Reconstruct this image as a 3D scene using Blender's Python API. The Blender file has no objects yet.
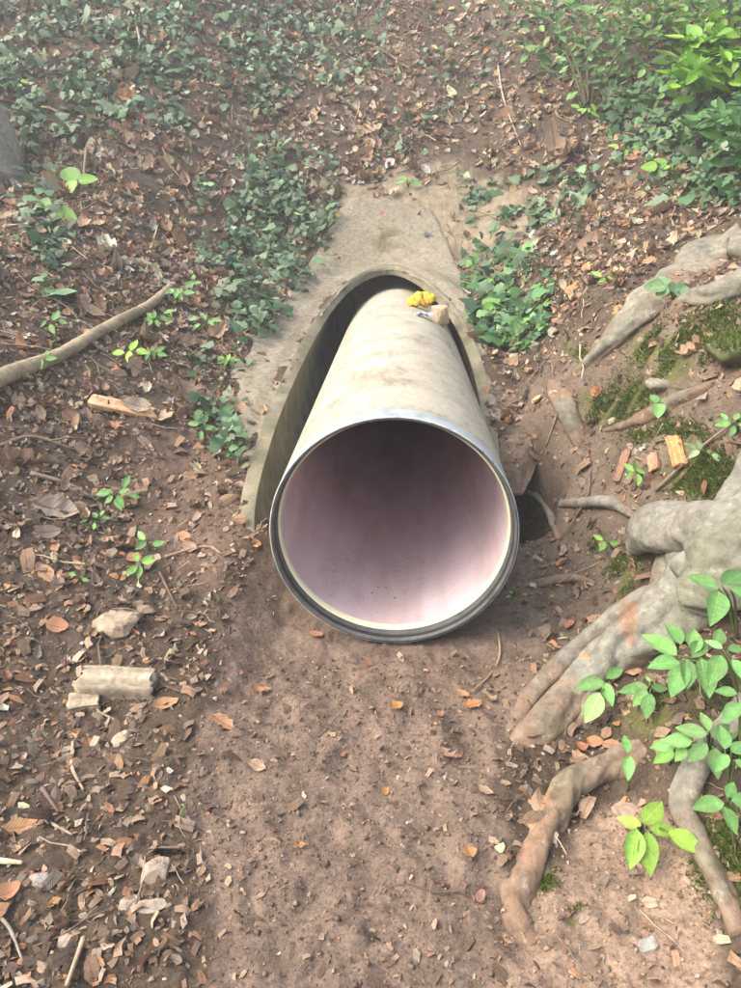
import bpy, math, random
import numpy as np
from mathutils import Vector, Matrix

random.seed(7); RNG = np.random.default_rng(7)
scene = bpy.context.scene
COL = scene.collection

# ------------------------------------------------------------------ camera, sky, sun, exposure
CXP, CYP, FPX, CAMH = 370.5, 494.0, 713.0, 1.5
PITCH, YAW = math.radians(-22.205), math.radians(-2.375)
fw = np.array([math.sin(YAW) * math.cos(PITCH), math.cos(YAW) * math.cos(PITCH), math.sin(PITCH)])
rt = np.array([math.cos(YAW), -math.sin(YAW), 0.0])
up = np.cross(rt, fw)
cd = bpy.data.cameras.new('camera'); cam = bpy.data.objects.new('camera', cd); COL.objects.link(cam)
cam.matrix_world = Matrix(((rt[0], up[0], -fw[0], 0), (rt[1], up[1], -fw[1], 0), (rt[2], up[2], -fw[2], CAMH), (0, 0, 0, 1)))
cd.sensor_fit = 'VERTICAL'; cd.sensor_height = 36.0; cd.lens = 36.0 * FPX / 988.0
cd.clip_start = 0.02; cd.clip_end = 500
scene.camera = cam

SUN_EL, SUN_AZ = math.radians(48), math.radians(-108)      # azimuth from +Y (the pipe's axis), clockwise
world = bpy.data.worlds.new('World'); scene.world = world; world.use_nodes = True
wn = world.node_tree.nodes; wl = world.node_tree.links
sky = wn.new('ShaderNodeTexSky'); sky.sky_type = 'NISHITA'; sky.sun_disc = False
sky.sun_elevation = SUN_EL; sky.sun_rotation = SUN_AZ; sky.air_density = 1.0; sky.dust_density = 6.0; sky.ozone_density = 0.6
bg = wn['Background']; bg.inputs['Strength'].default_value = 0.15
wl.new(sky.outputs['Color'], bg.inputs['Color'])
sl = bpy.data.lights.new('sun', 'SUN'); sl.energy = 1.0; sl.angle = math.radians(65); sl.color = (1.0, 0.97, 0.89)
so = bpy.data.objects.new('sun', sl); COL.objects.link(so)
sdir = Vector((math.sin(SUN_AZ) * math.cos(SUN_EL), math.cos(SUN_AZ) * math.cos(SUN_EL), math.sin(SUN_EL)))
so.rotation_euler = sdir.to_track_quat('Z', 'Y').to_euler(); so.location = sdir * 20
scene.view_settings.view_transform = 'Standard'; scene.view_settings.look = 'None'
scene.view_settings.gamma = 1.0; scene.view_settings.use_curve_mapping = False
scene.view_settings.exposure = 1.6
scene.render.engine = 'CYCLES'
scene.cycles.use_denoising = True
scene.cycles.max_bounces = 12; scene.cycles.diffuse_bounces = 10

# ------------------------------------------------------------------ numeric helpers
_tabs = [np.random.default_rng(100 + i).random((256, 256)) for i in range(12)]
def vnoise(x, y, s=0):
    t = _tabs[s % 12]
    xi = np.floor(x); yi = np.floor(y); u = x - xi; v = y - yi
    u = u * u * u * (u * (u * 6 - 15) + 10); v = v * v * v * (v * (v * 6 - 15) + 10)
    a = xi.astype(np.int64) & 255; b = yi.astype(np.int64) & 255; a1 = (a + 1) & 255; b1 = (b + 1) & 255
    return (t[a, b] * (1 - u) + t[a1, b] * u) * (1 - v) + (t[a, b1] * (1 - u) + t[a1, b1] * u) * v
def fbm(x, y, s=0, o=3):
    r = 0; a = 1; n = 0
    for k in range(o):
        r = r + a * (vnoise(x * 2 ** k + 17.3 * k, y * 2 ** k - 9.1 * k, s + k) * 2 - 1); n += a; a *= 0.5
    return r / n
def sstep(a, b, x):
    t = np.clip((x - a) / (b - a), 0, 1); return t * t * (3 - 2 * t)
def inpoly(px, py, poly):
    px = np.asarray(px); py = np.asarray(py); c = np.zeros(px.shape, bool); n = len(poly)
    for i in range(n):
        x1, y1 = poly[i]; x2, y2 = poly[(i + 1) % n]
        if y1 == y2: continue
        k = ((y1 > py) != (y2 > py)) & (px < (x2 - x1) * (py - y1) / (y2 - y1) + x1)
        c ^= k
    return c
def project(x, y, z):
    dx, dy, dz = x, y, z - CAMH
    d = dx * fw[0] + dy * fw[1] + dz * fw[2]; d = np.where(d < 0.05, 0.05, d)
    return CXP + FPX * (dx * rt[0] + dy * rt[1]) / d, CYP - FPX * (dx * up[0] + dy * up[1] + dz * up[2]) / d, d
def raydir(px, py):
    px = np.asarray(px, float)[..., None]; py = np.asarray(py, float)[..., None]
    return fw + rt * (px - CXP) / FPX - up * (py - CYP) / FPX

# ------------------------------------------------------------------ pipes: measures
PX, PZ, PR, PY0 = -0.013, 0.431, 0.431, 2.226           # the smooth pipe: axis along +Y
OX, OZ, OR_, OI = -0.080, 0.435, 0.606, 0.536           # the old concrete pipe round it
RIM_T = np.radians([-40, -20, -4, 9, 25, 45, 62, 81, 90, 100, 122, 140, 150, 159, 167, 179, 188, 194, 205, 225])
RIM_Y = np.array([2.7, 3.15, 3.75, 4.2, 4.62, 5.0, 5.38, 5.8, 5.9, 5.92, 5.75, 5.3, 4.95, 4.55, 3.95, 3.27, 2.95, 2.62, 2.60, 2.60])
def rim_y(t): return np.interp(t, RIM_T, RIM_Y)
_rt = np.radians(np.linspace(-18, 203, 60))
_ft = np.radians(np.linspace(-5, 203, 1500)); _fp = np.stack([OX + OR_ * np.cos(_ft), rim_y(_ft), OZ + OR_ * np.sin(_ft)], -1)
_fl = np.concatenate([[0], np.cumsum(np.linalg.norm(np.diff(_fp, axis=0), axis=1))]); _q = np.linspace(0, _fl[-1], 60)
RIMX, RIMY, RIMZ = (np.interp(_q, _fl, _fp[:, k]) for k in range(3))
MOUTH = list(zip(OX + 0.571 * np.cos(_rt), rim_y(_rt)))

# ------------------------------------------------------------------ terrain height
PY_ = np.array([-50, 1.4, 2.0, 2.5, 3.0, 3.6, 5.0, 5.9, 6.15, 6.8, 9.8, 12.0, 14, 60.])
PZ_ = np.array([0, 0, .06, .17, .32, .50, .80, 1.00, 1.12, 1.56, 3.62, 4.9, 5.3, 6.0])
def base_height(x, y):
    x = np.asarray(x, float); y = np.asarray(y, float)
    yo = y; y = y - .95 * sstep(.32, .48, x) * (1 - sstep(.85, 1.35, x)) * (1 - sstep(3.38, 3.66, y)) * sstep(1.2, 2.2, y)
    prof = (np.interp(y - .12, PY_, PZ_) + np.interp(y + .12, PY_, PZ_) + np.interp(y, PY_, PZ_)) / 3; y = yo
    s = sstep(.38, .60, np.abs(x + .04)); s = np.maximum(s, sstep(4.5, 5.8, y))
    near = -.012 * sstep(1.7, 2.1, y)
    z = near * (1 - s) + prof * s
    z = z + .60 * sstep(.85, 2.5, -x) * sstep(.6, 3.4, y) + .5 * sstep(2.4, 6, -x)
    z = z + .48 * sstep(.55, 1.3, x) * sstep(-.5, 1.2, y) * (1 - .35 * sstep(5, 7, y)) + .75 * sstep(1.2, 3.0, x) + .16 * np.exp(-(((x - 1.45) / .4) ** 2 + ((y - 3.3) / .7) ** 2))
    # settle the soil on the rim of the old pipe
    sh = z.shape; xf, yf, zf = np.broadcast_to(x, sh).ravel(), np.broadcast_to(y, sh).ravel(), z.ravel().copy()
    i_ = np.where((np.abs(xf) < 1.4) & (yf > 1.7) & (yf < 6.8))[0]
    if len(i_):
        xs, ys_ = xf[i_], yf[i_]; num = 0; den = 0
        for i in range(60):
            w = np.exp(-((xs - RIMX[i]) ** 2 + (ys_ - RIMY[i]) ** 2) / (2 * .17 ** 2))
            num = num + w * RIMZ[i]; den = den + w
        k = np.clip(den / 2.6, 0, 1); zf[i_] = zf[i_] * (1 - k) + k * (num / np.maximum(den, 1e-6) - .012)
    z = zf.reshape(sh)
    # washed-out hollow under the right side of the pipe
    z = z - .75 * np.exp(-(((x - .60) / .17) ** 2 + ((y - 3.34) / .30) ** 2) ** 3)
    return z
def detail(x, y):
    a = sstep(.2, 1.2, np.abs(x)) * .6 + .4
    near_rim = np.exp(-np.min([(x - RIMX[i]) ** 2 + (y - RIMY[i]) ** 2 for i in range(0, 60, 2)], axis=0) / .02)
    d = a * .045 * fbm(x * 1.7, y * 1.7, 1, 3) + .016 * fbm(x * 6, y * 6, 4, 3)
    f = fbm(x * 17, y * 17, 2, 3)
    d = d + .012 * f + .016 * (np.abs(fbm(x * 11 + 5, y * 11, 6, 2)) - .2) * sstep(6, 2.5, y)
    c = vnoise(x * 55, y * 55, 5) * .6 + vnoise(x * 110, y * 110, 8) * .4
    d = d + .014 * (c ** 2 - .3) * sstep(9, 4, y)
    # shoe prints and hollows on the path
    for (cx, cy, ang, dep) in ((-.12, 1.62, .3, .022), (.10, 1.38, -.2, .024), (-.28, 1.28, .15, .02), (.22, 1.75, .1, .018), (-.02, 1.05, .4, .02), (-.35, 1.75, -.3, .018), (.3, 1.15, .2, .02)):
        u = (x - cx) * math.cos(ang) - (y - cy) * math.sin(ang); v = (x - cx) * math.sin(ang) + (y - cy) * math.cos(ang)
        q = (u / .055) ** 2 + (v / .14) ** 2
        d = d - .6 * dep * np.exp(-q ** 2) + .25 * dep * np.exp(-(q - 1.9) ** 2)
    return d * (1 - .8 * near_rim)
def height(x, y):
    x = np.asarray(x, float); y = np.asarray(y, float)
    return base_height(x, y) + detail(x, y)
def litter_height(x, y):
    led = .235 + .30 * np.maximum(y - 3.30, 0) + .10 * np.maximum(x - .6, 0)
    z = height(x, y); return np.where((x > .46) & (x < .82) & (y > 3.40) & (y < 3.9), np.maximum(z, led), z)
def normal(x, y, e=.04):
    zx = (base_height(x + e, y) - base_height(x - e, y)) / (2 * e); zy = (base_height(x, y + e) - base_height(x, y - e)) / (2 * e)
    n = np.stack([-zx, -zy, np.ones_like(zx)], -1); return n / np.linalg.norm(n, axis=-1, keepdims=True)
def pix(px, py, lift=0.0):
    """where the view ray through a pixel meets the ground raised by lift"""
    d = raydir(px, py); d = np.atleast_2d(d); n = len(d)
    tt = np.concatenate([np.arange(.5, 5, .04), np.arange(5, 16, .1)])
    P = d[:, None, :] * tt[None, :, None]
    g = P[..., 2] + CAMH - base_height(P[..., 0], P[..., 1]) - lift
    neg = g < 0; i = np.where(neg.any(1), neg.argmax(1), len(tt) - 1); i = np.maximum(i, 1)
    r = np.arange(n); g0 = g[r, i - 1]; g1 = g[r, i]; f = np.clip(g0 / np.where(g0 - g1 == 0, 1, g0 - g1), 0, 1)
    t = tt[i - 1] + f * (tt[i] - tt[i - 1]); Q = d * t[:, None]
    z = height(Q[:, 0], Q[:, 1]) + lift
    return np.stack([Q[:, 0], Q[:, 1], z], -1)
def pix1(px, py, lift=0.0): return Vector(pix([px], [py], lift)[0])

# ------------------------------------------------------------------ materials
def new_mat(name):
    m = bpy.data.materials.new(name); m.use_nodes = True
    nt = m.node_tree; return m, nt, nt.nodes['Principled BSDF'], nt.nodes['Material Output']
def N(nt, t, **kw):
    n = nt.nodes.new(t)
    for k, v in kw.items():
        if k in n.inputs: n.inputs[k].default_value = v
        else: setattr(n, k, v)
    return n
def noise_node(nt, scale, detail=6, rough=.6, coord='Object', stretch=None, dist=0.0):
    tc = N(nt, 'ShaderNodeTexCoord'); n = N(nt, 'ShaderNodeTexNoise')
    n.inputs['Scale'].default_value = scale; n.inputs['Detail'].default_value = detail; n.inputs['Roughness'].default_value = rough
    n.inputs['Distortion'].default_value = dist
    src = tc.outputs[coord]
    if stretch:
        mp = N(nt, 'ShaderNodeMapping'); mp.inputs['Scale'].default_value = stretch
        nt.links.new(src, mp.inputs['Vector']); src = mp.outputs['Vector']
    nt.links.new(src, n.inputs['Vector']); return n
def ramp(nt, src, stops):
    r = N(nt, 'ShaderNodeValToRGB'); e = r.color_ramp.elements
    while len(e) < len(stops): e.new(.5)
    for k, (p, c) in enumerate(stops):
        e[k].position = p; e[k].color = (*c, 1) if len(c) == 3 else c
    nt.links.new(src, r.inputs['Fac']); return r
def mix(nt, a, b, fac, mode='MIX'):
    m = N(nt, 'ShaderNodeMix'); m.data_type = 'RGBA'; m.blend_type = mode
    for i, v in ((6, a), (7, b)):
        if hasattr(v, 'is_linked'): nt.links.new(v, m.inputs[i])
        else: m.inputs[i].default_value = (*v, 1)
    if hasattr(fac, 'is_linked'): nt.links.new(fac, m.inputs[0])
    else: m.inputs[0].default_value = fac
    return m.outputs[2]
def bump(nt, bs, src, strength, dist=.01, prev=None):
    b = N(nt, 'ShaderNodeBump'); b.inputs['Strength'].default_value = strength; b.inputs['Distance'].default_value = dist
    nt.links.new(src, b.inputs['Height'])
    if prev: nt.links.new(prev, b.inputs['Normal'])
    nt.links.new(b.outputs['Normal'], bs.inputs['Normal']); return b.outputs['Normal']
def col_mat(name, rough=.8, spec=.3, nscale=30, var=.5, bumps=.3, bdist=.004, transl=0.0, stretch=None):
    """colour from the mesh's own Col attribute, with grain and fine relief"""
    m, nt, bs, out = new_mat(name)
    at = N(nt, 'ShaderNodeAttribute', attribute_name='Col')
    n = noise_node(nt, nscale, 7, .65, stretch=stretch)
    g = ramp(nt, n.outputs['Fac'], [(.25, (1 - var,) * 3), (.55, (1,) * 3), (.8, (1 + var * .6,) * 3)])
    c = mix(nt, at.outputs['Color'], g.outputs['Color'], 1.0, 'MULTIPLY')
    nt.links.new(c, bs.inputs['Base Color'])
    bs.inputs['Roughness'].default_value = rough; bs.inputs['Specular IOR Level'].default_value = spec
    if bumps: bump(nt, bs, n.outputs['Fac'], bumps, bdist)
    if transl:
        t = N(nt, 'ShaderNodeBsdfTranslucent'); nt.links.new(c, t.inputs['Color'])
        ms = N(nt, 'ShaderNodeMixShader'); ms.inputs[0].default_value = transl
        nt.links.new(bs.outputs[0], ms.inputs[1]); nt.links.new(t.outputs[0], ms.inputs[2]); nt.links.new(ms.outputs[0], out.inputs['Surface'])
    return m
def soil_mat():
    m, nt, bs, out = new_mat('soil')
    at = N(nt, 'ShaderNodeAttribute', attribute_name='Col')
    n1 = noise_node(nt, 9, 8, .7); n2 = noise_node(nt, 90, 6, .75); n3 = noise_node(nt, 2.2, 5, .6)
    g1 = ramp(nt, n1.outputs['Fac'], [(.3, (.62, .60, .58)), (.55, (1, 1, 1)), (.75, (1.28, 1.24, 1.2))])
    g2 = ramp(nt, n2.outputs['Fac'], [(.28, (.45, .42, .40)), (.5, (1, 1, 1)), (.72, (1.5, 1.42, 1.34))])
    g3 = ramp(nt, n3.outputs['Fac'], [(.3, (.82, .80, .80)), (.7, (1.15, 1.12, 1.1))])
    c = mix(nt, at.outputs['Color'], g1.outputs['Color'], 1, 'MULTIPLY'); c = mix(nt, c, g2.outputs['Color'], 1, 'MULTIPLY'); c = mix(nt, c, g3.outputs['Color'], 1, 'MULTIPLY')
    nt.links.new(c, bs.inputs['Base Color']); bs.inputs['Roughness'].default_value = .95; bs.inputs['Specular IOR Level'].default_value = .15
    p = bump(nt, bs, n1.outputs['Fac'], .5, .02); n4 = noise_node(nt, 160, 5, .7); bump(nt, bs, n4.outputs['Fac'], .8, .006, p)
    return m
def concrete_mat(name, c0, c1, c2, sc=6, rough=.85, b=.35):
    m, nt, bs, out = new_mat(name)
    n = noise_node(nt, sc, 9, .65); n2 = noise_node(nt, sc * 14, 6, .7); n3 = noise_node(nt, sc * .45, 4, .5)
    c = ramp(nt, n.outputs['Fac'], [(.28, c0), (.5, c1), (.72, c2)])
    g = ramp(nt, n2.outputs['Fac'], [(.3, (.72, .70, .68)), (.55, (1, 1, 1)), (.75, (1.12, 1.1, 1.08))])
    k = ramp(nt, n3.outputs['Fac'], [(.35, (.85, .86, .78)), (.6, (1, 1, 1))])
    cc = mix(nt, c.outputs['Color'], g.outputs['Color'], 1, 'MULTIPLY'); cc = mix(nt, cc, k.outputs['Color'], 1, 'MULTIPLY')
    nt.links.new(cc, bs.inputs['Base Color']); bs.inputs['Roughness'].default_value = rough; bs.inputs['Specular IOR Level'].default_value = .25
    bump(nt, bs, n2.outputs['Fac'], b, .006); return m
def pipe_mat():
    m, nt, bs, out = new_mat('pipe_shell')
    n = noise_node(nt, 5, 9, .68); n2 = noise_node(nt, 60, 6, .7); n3 = noise_node(nt, 9, 9, .72, stretch=(1, .45, 1), dist=.5)
    n4 = noise_node(nt, 40, 6, .7, stretch=(.35, 1.6, .35))
    c = ramp(nt, n.outputs['Fac'], [(.28, (.27, .245, .185)), (.48, (.385, .355, .28)), (.7, (.46, .435, .36))])
    g = ramp(nt, n2.outputs['Fac'], [(.28, (.74, .71, .66)), (.5, (1, 1, 1)), (.75, (1.06, 1.05, 1.03))])
    d = ramp(nt, n3.outputs['Fac'], [(.36, (.62, .58, .50)), (.44, (.9, .89, .86)), (.50, (1, 1, 1))])
    e = ramp(nt, n4.outputs['Fac'], [(.33, (.50, .44, .36)), (.385, (1, 1, 1))])
    cc = mix(nt, c.outputs['Color'], g.outputs['Color'], 1, 'MULTIPLY'); cc = mix(nt, cc, d.outputs['Color'], .8, 'MULTIPLY'); cc = mix(nt, cc, e.outputs['Color'], .6, 'MULTIPLY')
    nt.links.new(cc, bs.inputs['Base Color']); bs.inputs['Roughness'].default_value = .7; bs.inputs['Specular IOR Level'].default_value = .3
    bump(nt, bs, n2.outputs['Fac'], .25, .003); return m
def lining_mat():
    m, nt, bs, out = new_mat('pipe_lining')
    n = noise_node(nt, 4, 8, .6, dist=.5); n2 = noise_node(nt, 120, 5, .7); n3 = noise_node(nt, 7, 5, .55, stretch=(1, .15, 1))
    c = ramp(nt, n.outputs['Fac'], [(.3, (.64, .505, .525)), (.5, (.70, .575, .60)), (.7, (.72, .63, .665))])
    g = ramp(nt, n2.outputs['Fac'], [(.25, (.86, .83, .82)), (.45, (1, 1, 1))])
    d = ramp(nt, n3.outputs['Fac'], [(.36, (.86, .82, .80)), (.55, (1, 1, 1))])
    cc = mix(nt, c.outputs['Color'], g.outputs['Color'], 1, 'MULTIPLY'); cc = mix(nt, cc, d.outputs['Color'], 1, 'MULTIPLY')
    # scuff scrawls
    w = noise_node(nt, 5.5, 2, .4, dist=1.8); s = N(nt, 'ShaderNodeMath', operation='SUBTRACT'); s.inputs[1].default_value = .5; nt.links.new(w.outputs['Fac'], s.inputs[0])
    a = N(nt, 'ShaderNodeMath', operation='ABSOLUTE'); nt.links.new(s.outputs[0], a.inputs[0])
    k = ramp(nt, a.outputs[0], [(.0, (1, 1, 1)), (.007, (0, 0, 0))])
    m2 = noise_node(nt, 2.6, 3, .5); k2 = ramp(nt, m2.outputs['Fac'], [(.42, (0, 0, 0)), (.5, (.85, .85, .85))])
    f = mix(nt, k.outputs['Color'], k2.outputs['Color'], 1, 'MULTIPLY')
    cc = mix(nt, cc, (.35, .29, .33), f)
    tc = N(nt, 'ShaderNodeTexCoord'); sp = N(nt, 'ShaderNodeSeparateXYZ'); nt.links.new(tc.outputs['Object'], sp.inputs[0])
    ns = noise_node(nt, 10, 7, .7, stretch=(1, .3, 1)); ma = N(nt, 'ShaderNodeMath', operation='MULTIPLY_ADD'); ma.inputs[1].default_value = -.16; ma.inputs[2].default_value = .10; nt.links.new(ns.outputs['Fac'], ma.inputs[0])
    zz = N(nt, 'ShaderNodeMath', operation='ADD'); nt.links.new(sp.outputs['Z'], zz.inputs[0]); nt.links.new(ma.outputs[0], zz.inputs[1])
    sr = ramp(nt, zz.outputs[0], [(.028, (.42, .42, .42)), (.075, (0, 0, 0))]); cc = mix(nt, cc, (.50, .36, .30), sr.outputs['Color'])
    nt.links.new(cc, bs.inputs['Base Color']); bs.inputs['Roughness'].default_value = .42; bs.inputs['Specular IOR Level'].default_value = .45
    bump(nt, bs, n2.outputs['Fac'], .05, .002); return m
def plain(name, c, rough=.6, spec=.4, metal=0, nscale=40, var=.25, bumps=.15):
    m, nt, bs, out = new_mat(name)
    n = noise_node(nt, nscale, 6, .65); lo = tuple(v * (1 - var) for v in c); hi = tuple(min(1, v * (1 + var * .6)) for v in c)
    r = ramp(nt, n.outputs['Fac'], [(.3, lo), (.5, c), (.72, hi)])
    nt.links.new(r.outputs['Color'], bs.inputs['Base Color']); bs.inputs['Roughness'].default_value = rough
    bs.inputs['Specular IOR Level'].default_value = spec; bs.inputs['Metallic'].default_value = metal
    if bumps: bump(nt, bs, n.outputs['Fac'], bumps, .003)
    return m
def bark_mat():
    m = col_mat('beech_bark', .85, .2, 26, .55, .7, .012); nt = m.node_tree; bs = nt.nodes['Principled BSDF']
    src = bs.inputs['Base Color'].links[0].from_socket; prev = bs.inputs['Normal'].links[0].from_socket
    v = N(nt, 'ShaderNodeTexVoronoi'); v.feature = 'DISTANCE_TO_EDGE'; v.inputs['Scale'].default_value = 38; tc = N(nt, 'ShaderNodeTexCoord'); mp_ = N(nt, 'ShaderNodeMapping'); mp_.inputs['Scale'].default_value = (1, .45, 1.3); mp_.inputs['Rotation'].default_value = (0, 0, .8)
    wn_ = noise_node(nt, 12, 4, .6); ad = N(nt, 'ShaderNodeMix'); ad.data_type = 'RGBA'; ad.blend_type = 'LINEAR_LIGHT'; ad.inputs[0].default_value = .06
    nt.links.new(tc.outputs['Object'], mp_.inputs[0]); nt.links.new(mp_.outputs[0], ad.inputs[6]); nt.links.new(wn_.outputs['Color'], ad.inputs[7]); nt.links.new(ad.outputs[2], v.inputs['Vector'])
    cr = ramp(nt, v.outputs['Distance'], [(.0, (.62, .58, .52)), (.045, (1, 1, 1))]); g = noise_node(nt, 7, 3, .5); gm = ramp(nt, g.outputs['Fac'], [(.42, (0, 0, 0)), (.58, (.8, .8, .8))])
    li = noise_node(nt, 16, 6, .7); lm = ramp(nt, li.outputs['Fac'], [(.58, (0, 0, 0)), (.66, (.5, .5, .5))])
    cc = mix(nt, src, cr.outputs['Color'], 1, 'MULTIPLY'); c = mix(nt, src, cc, gm.outputs['Color']); c = mix(nt, c, (.34, .37, .29), lm.outputs['Color']); nt.links.new(c, bs.inputs['Base Color'])
    bump(nt, bs, cr.outputs['Color'], .25, .004, prev); return m
def leafvein(m):
    nt = m.node_tree; bs = nt.nodes['Principled BSDF']; src = bs.inputs['Base Color'].links[0].from_socket; prev = bs.inputs['Normal'].links[0].from_socket
    at = N(nt, 'ShaderNodeAttribute', attribute_name='LeafUV'); sp = N(nt, 'ShaderNodeSeparateXYZ'); nt.links.new(at.outputs['Vector'], sp.inputs[0])
    ab = N(nt, 'ShaderNodeMath', operation='ABSOLUTE'); nt.links.new(sp.outputs['Y'], ab.inputs[0])
    d = N(nt, 'ShaderNodeMath', operation='SUBTRACT'); nt.links.new(sp.outputs['X'], d.inputs[0]); nt.links.new(ab.outputs[0], d.inputs[1])
    k = N(nt, 'ShaderNodeMath', operation='MULTIPLY'); nt.links.new(d.outputs[0], k.inputs[0]); k.inputs[1].default_value = 60
    sn = N(nt, 'ShaderNodeMath', operation='SINE'); nt.links.new(k.outputs[0], sn.inputs[0])
    r = ramp(nt, sn.outputs[0], [(.2, (.88, .86, .84)), (.9, (1.06, 1.05, 1.04))]); r2 = ramp(nt, ab.outputs[0], [(.012, (.62, .58, .54)), (.03, (1, 1, 1))])
    c = mix(nt, src, r.outputs['Color'], 1, 'MULTIPLY'); c = mix(nt, c, r2.outputs['Color'], 1, 'MULTIPLY'); nt.links.new(c, bs.inputs['Base Color'])
    bump(nt, bs, sn.outputs[0], .3, .002, prev); return m
def veined_mat():
    m = col_mat('seedling_leaf', .5, .4, 70, .35, 0, .003, .28); nt = m.node_tree; bs = nt.nodes['Principled BSDF']
    at = N(nt, 'ShaderNodeAttribute', attribute_name='LeafUV'); sp = N(nt, 'ShaderNodeSeparateXYZ'); nt.links.new(at.outputs['Vector'], sp.inputs[0])
    ab = N(nt, 'ShaderNodeMath', operation='ABSOLUTE'); nt.links.new(sp.outputs['Y'], ab.inputs[0])
    d = N(nt, 'ShaderNodeMath', operation='SUBTRACT'); nt.links.new(sp.outputs['X'], d.inputs[0]); nt.links.new(ab.outputs[0], d.inputs[1])
    k = N(nt, 'ShaderNodeMath', operation='MULTIPLY'); nt.links.new(d.outputs[0], k.inputs[0]); k.inputs[1].default_value = 52
    sn = N(nt, 'ShaderNodeMath', operation='SINE'); nt.links.new(k.outputs[0], sn.inputs[0])
    r = ramp(nt, sn.outputs[0], [(.80, (0, 0, 0)), (1.0, (1, 1, 1))])
    r2 = ramp(nt, ab.outputs[0], [(.0, (1, 1, 1)), (.022, (0, 0, 0))])
    v = mix(nt, r.outputs['Color'], r2.outputs['Color'], 1, 'ADD')
    src = bs.inputs['Base Color'].links[0].from_socket
    lighter = mix(nt, src, (1.35, 1.25, 1.4), 1, 'MULTIPLY'); c = mix(nt, src, lighter, v); nt.links.new(c, bs.inputs['Base Color'])
    b = bump(nt, bs, v, .5, .002); return m
M = dict(
    veined=veined_mat(),
    soil=soil_mat(), pipe=pipe_mat(), lining=lining_mat(),
    oldpipe=concrete_mat('old_concrete', (.12, .11, .075), (.20, .185, .13), (.30, .27, .195), 7),
    mortar=col_mat('mortar', .95, .15, 34, .5, .7, .012),
    band=plain('bare_pipe_end', (.31, .355, .355), .6, .35, 0, 14, .35),
    rim=plain('pipe_end_grey', (.095, .10, .10), .6, .35, 0, 22, .5),
    gasket=plain('rubber_seal', (.03, .03, .028), .5, .4),
    lip=plain('lining_lip', (.82, .79, .54), .45, .5, 0, 12, .15), edge=plain('scuffed_edge', (.42, .44, .43), .6, .35, 0, 30, .6),
    leaf=leafvein(col_mat('dry_leaf', .75, .25, 60, .45, .35, .003, .12)),
    fresh=col_mat('fresh_leaf', .5, .4, 55, .3, .3, .003, .3),
    ivy=col_mat('ivy_leaf', .45, .4, 50, .25, .15, .002, .1),
    bark=bark_mat(),
    wood=col_mat('dead_wood', .85, .2, 40, .5, .6, .006, 0, (1, 1, 1)),
    crumb=col_mat('soil_crumb', .95, .1, 80, .4, .4, .003), moss=col_mat('moss', .95, .1, 70, .4, 0),
    stone=col_mat('stone', .85, .25, 40, .4, .5, .004),
    yellow=plain('yellow_plastic', (.74, .46, .06), .65, .3, 0, 24, .35, .5), foil=plain('silver_foil', (.62, .64, .68), .35, .5, .5, 40, .2),
)

# ------------------------------------------------------------------ object helpers
def tag(o, label=None, cat=None, group=None, kind=None):
    for k, v in (('label', label), ('category', cat), ('group', group), ('kind', kind)):
        if v: o[k] = v
    return o
def make_mesh(name, V, F, mat, C=None, smooth=True):
    me = bpy.data.meshes.new(name)
    V = np.asarray(V, np.float32)
    if isinstance(F, np.ndarray):
        k = F.shape[1]; me.vertices.add(len(V)); me.vertices.foreach_set('co', V.ravel())
        me.loops.add(F.size); me.loops.foreach_set('vertex_index', F.astype(np.int32).ravel())
        me.polygons.add(len(F)); me.polygons.foreach_set('loop_start', np.arange(0, F.size, k, dtype=np.int32))
        me.update(calc_edges=True)
    else:
        me.from_pydata([tuple(map(float, v)) for v in V], [], [tuple(map(int, f)) for f in F])
    if smooth: me.polygons.foreach_set('use_smooth', [True] * len(me.polygons))
    if C is not None:
        C = np.asarray(C, np.float32)
        if C.ndim == 1: C = np.tile(C, (len(V), 1))
        a = me.color_attributes.new('Col', 'FLOAT_COLOR', 'POINT')
        a.data.foreach_set('color', np.concatenate([C[:, :3], np.ones((len(C), 1), np.float32)], 1).ravel())
    me.materials.append(mat); me.update(); return me
def link(name, me, parent=None, loc=None, mw=None):
    o = bpy.data.objects.new(name, me); COL.objects.link(o)
    if parent: o.parent = parent
    if loc is not None: o.location = loc
    if mw is not None: o.matrix_basis = mw
    return o
def add(name, V, F, mat, parent=None, C=None, smooth=True, loc=None):
    return link(name, make_mesh(name, V, F, mat, C, smooth), parent, loc)
def empty(name, loc=(0, 0, 0)):
    o = bpy.data.objects.new(name, None); COL.objects.link(o); o.location = loc; o.empty_display_size = .05; return o
def frames(n, yaw, tilt_a=None, tilt_b=None):
    """rotation matrices whose z axis is n, spun by yaw, then tilted"""
    n = np.asarray(n, float); a = np.stack([np.cos(yaw), np.sin(yaw), np.zeros_like(yaw)], -1)
    a = a - n * (a * n).sum(-1, keepdims=True); a /= np.linalg.norm(a, axis=-1, keepdims=True); b = np.cross(n, a)
    R = np.stack([a, b, n], -1)
    if tilt_a is not None:
        c, s = np.cos(tilt_a), np.sin(tilt_a); Z = np.zeros_like(c); O = np.ones_like(c)
        A = np.stack([np.stack([O, Z, Z], -1), np.stack([Z, c, -s], -1), np.stack([Z, s, c], -1)], -2)
        c, s = np.cos(tilt_b), np.sin(tilt_b)
        B = np.stack([np.stack([c, Z, s], -1), np.stack([Z, O, Z], -1), np.stack([-s, Z, c], -1)], -2)
        R = R @ A @ B
    return R
UVS = []
def set_uv(me, uv=None):
    uv = np.concatenate(UVS) if uv is None else np.asarray(uv); me.attributes.new('LeafUV', 'FLOAT_VECTOR', 'POINT').data.foreach_set('vector', uv.astype(np.float32).ravel())
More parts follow.
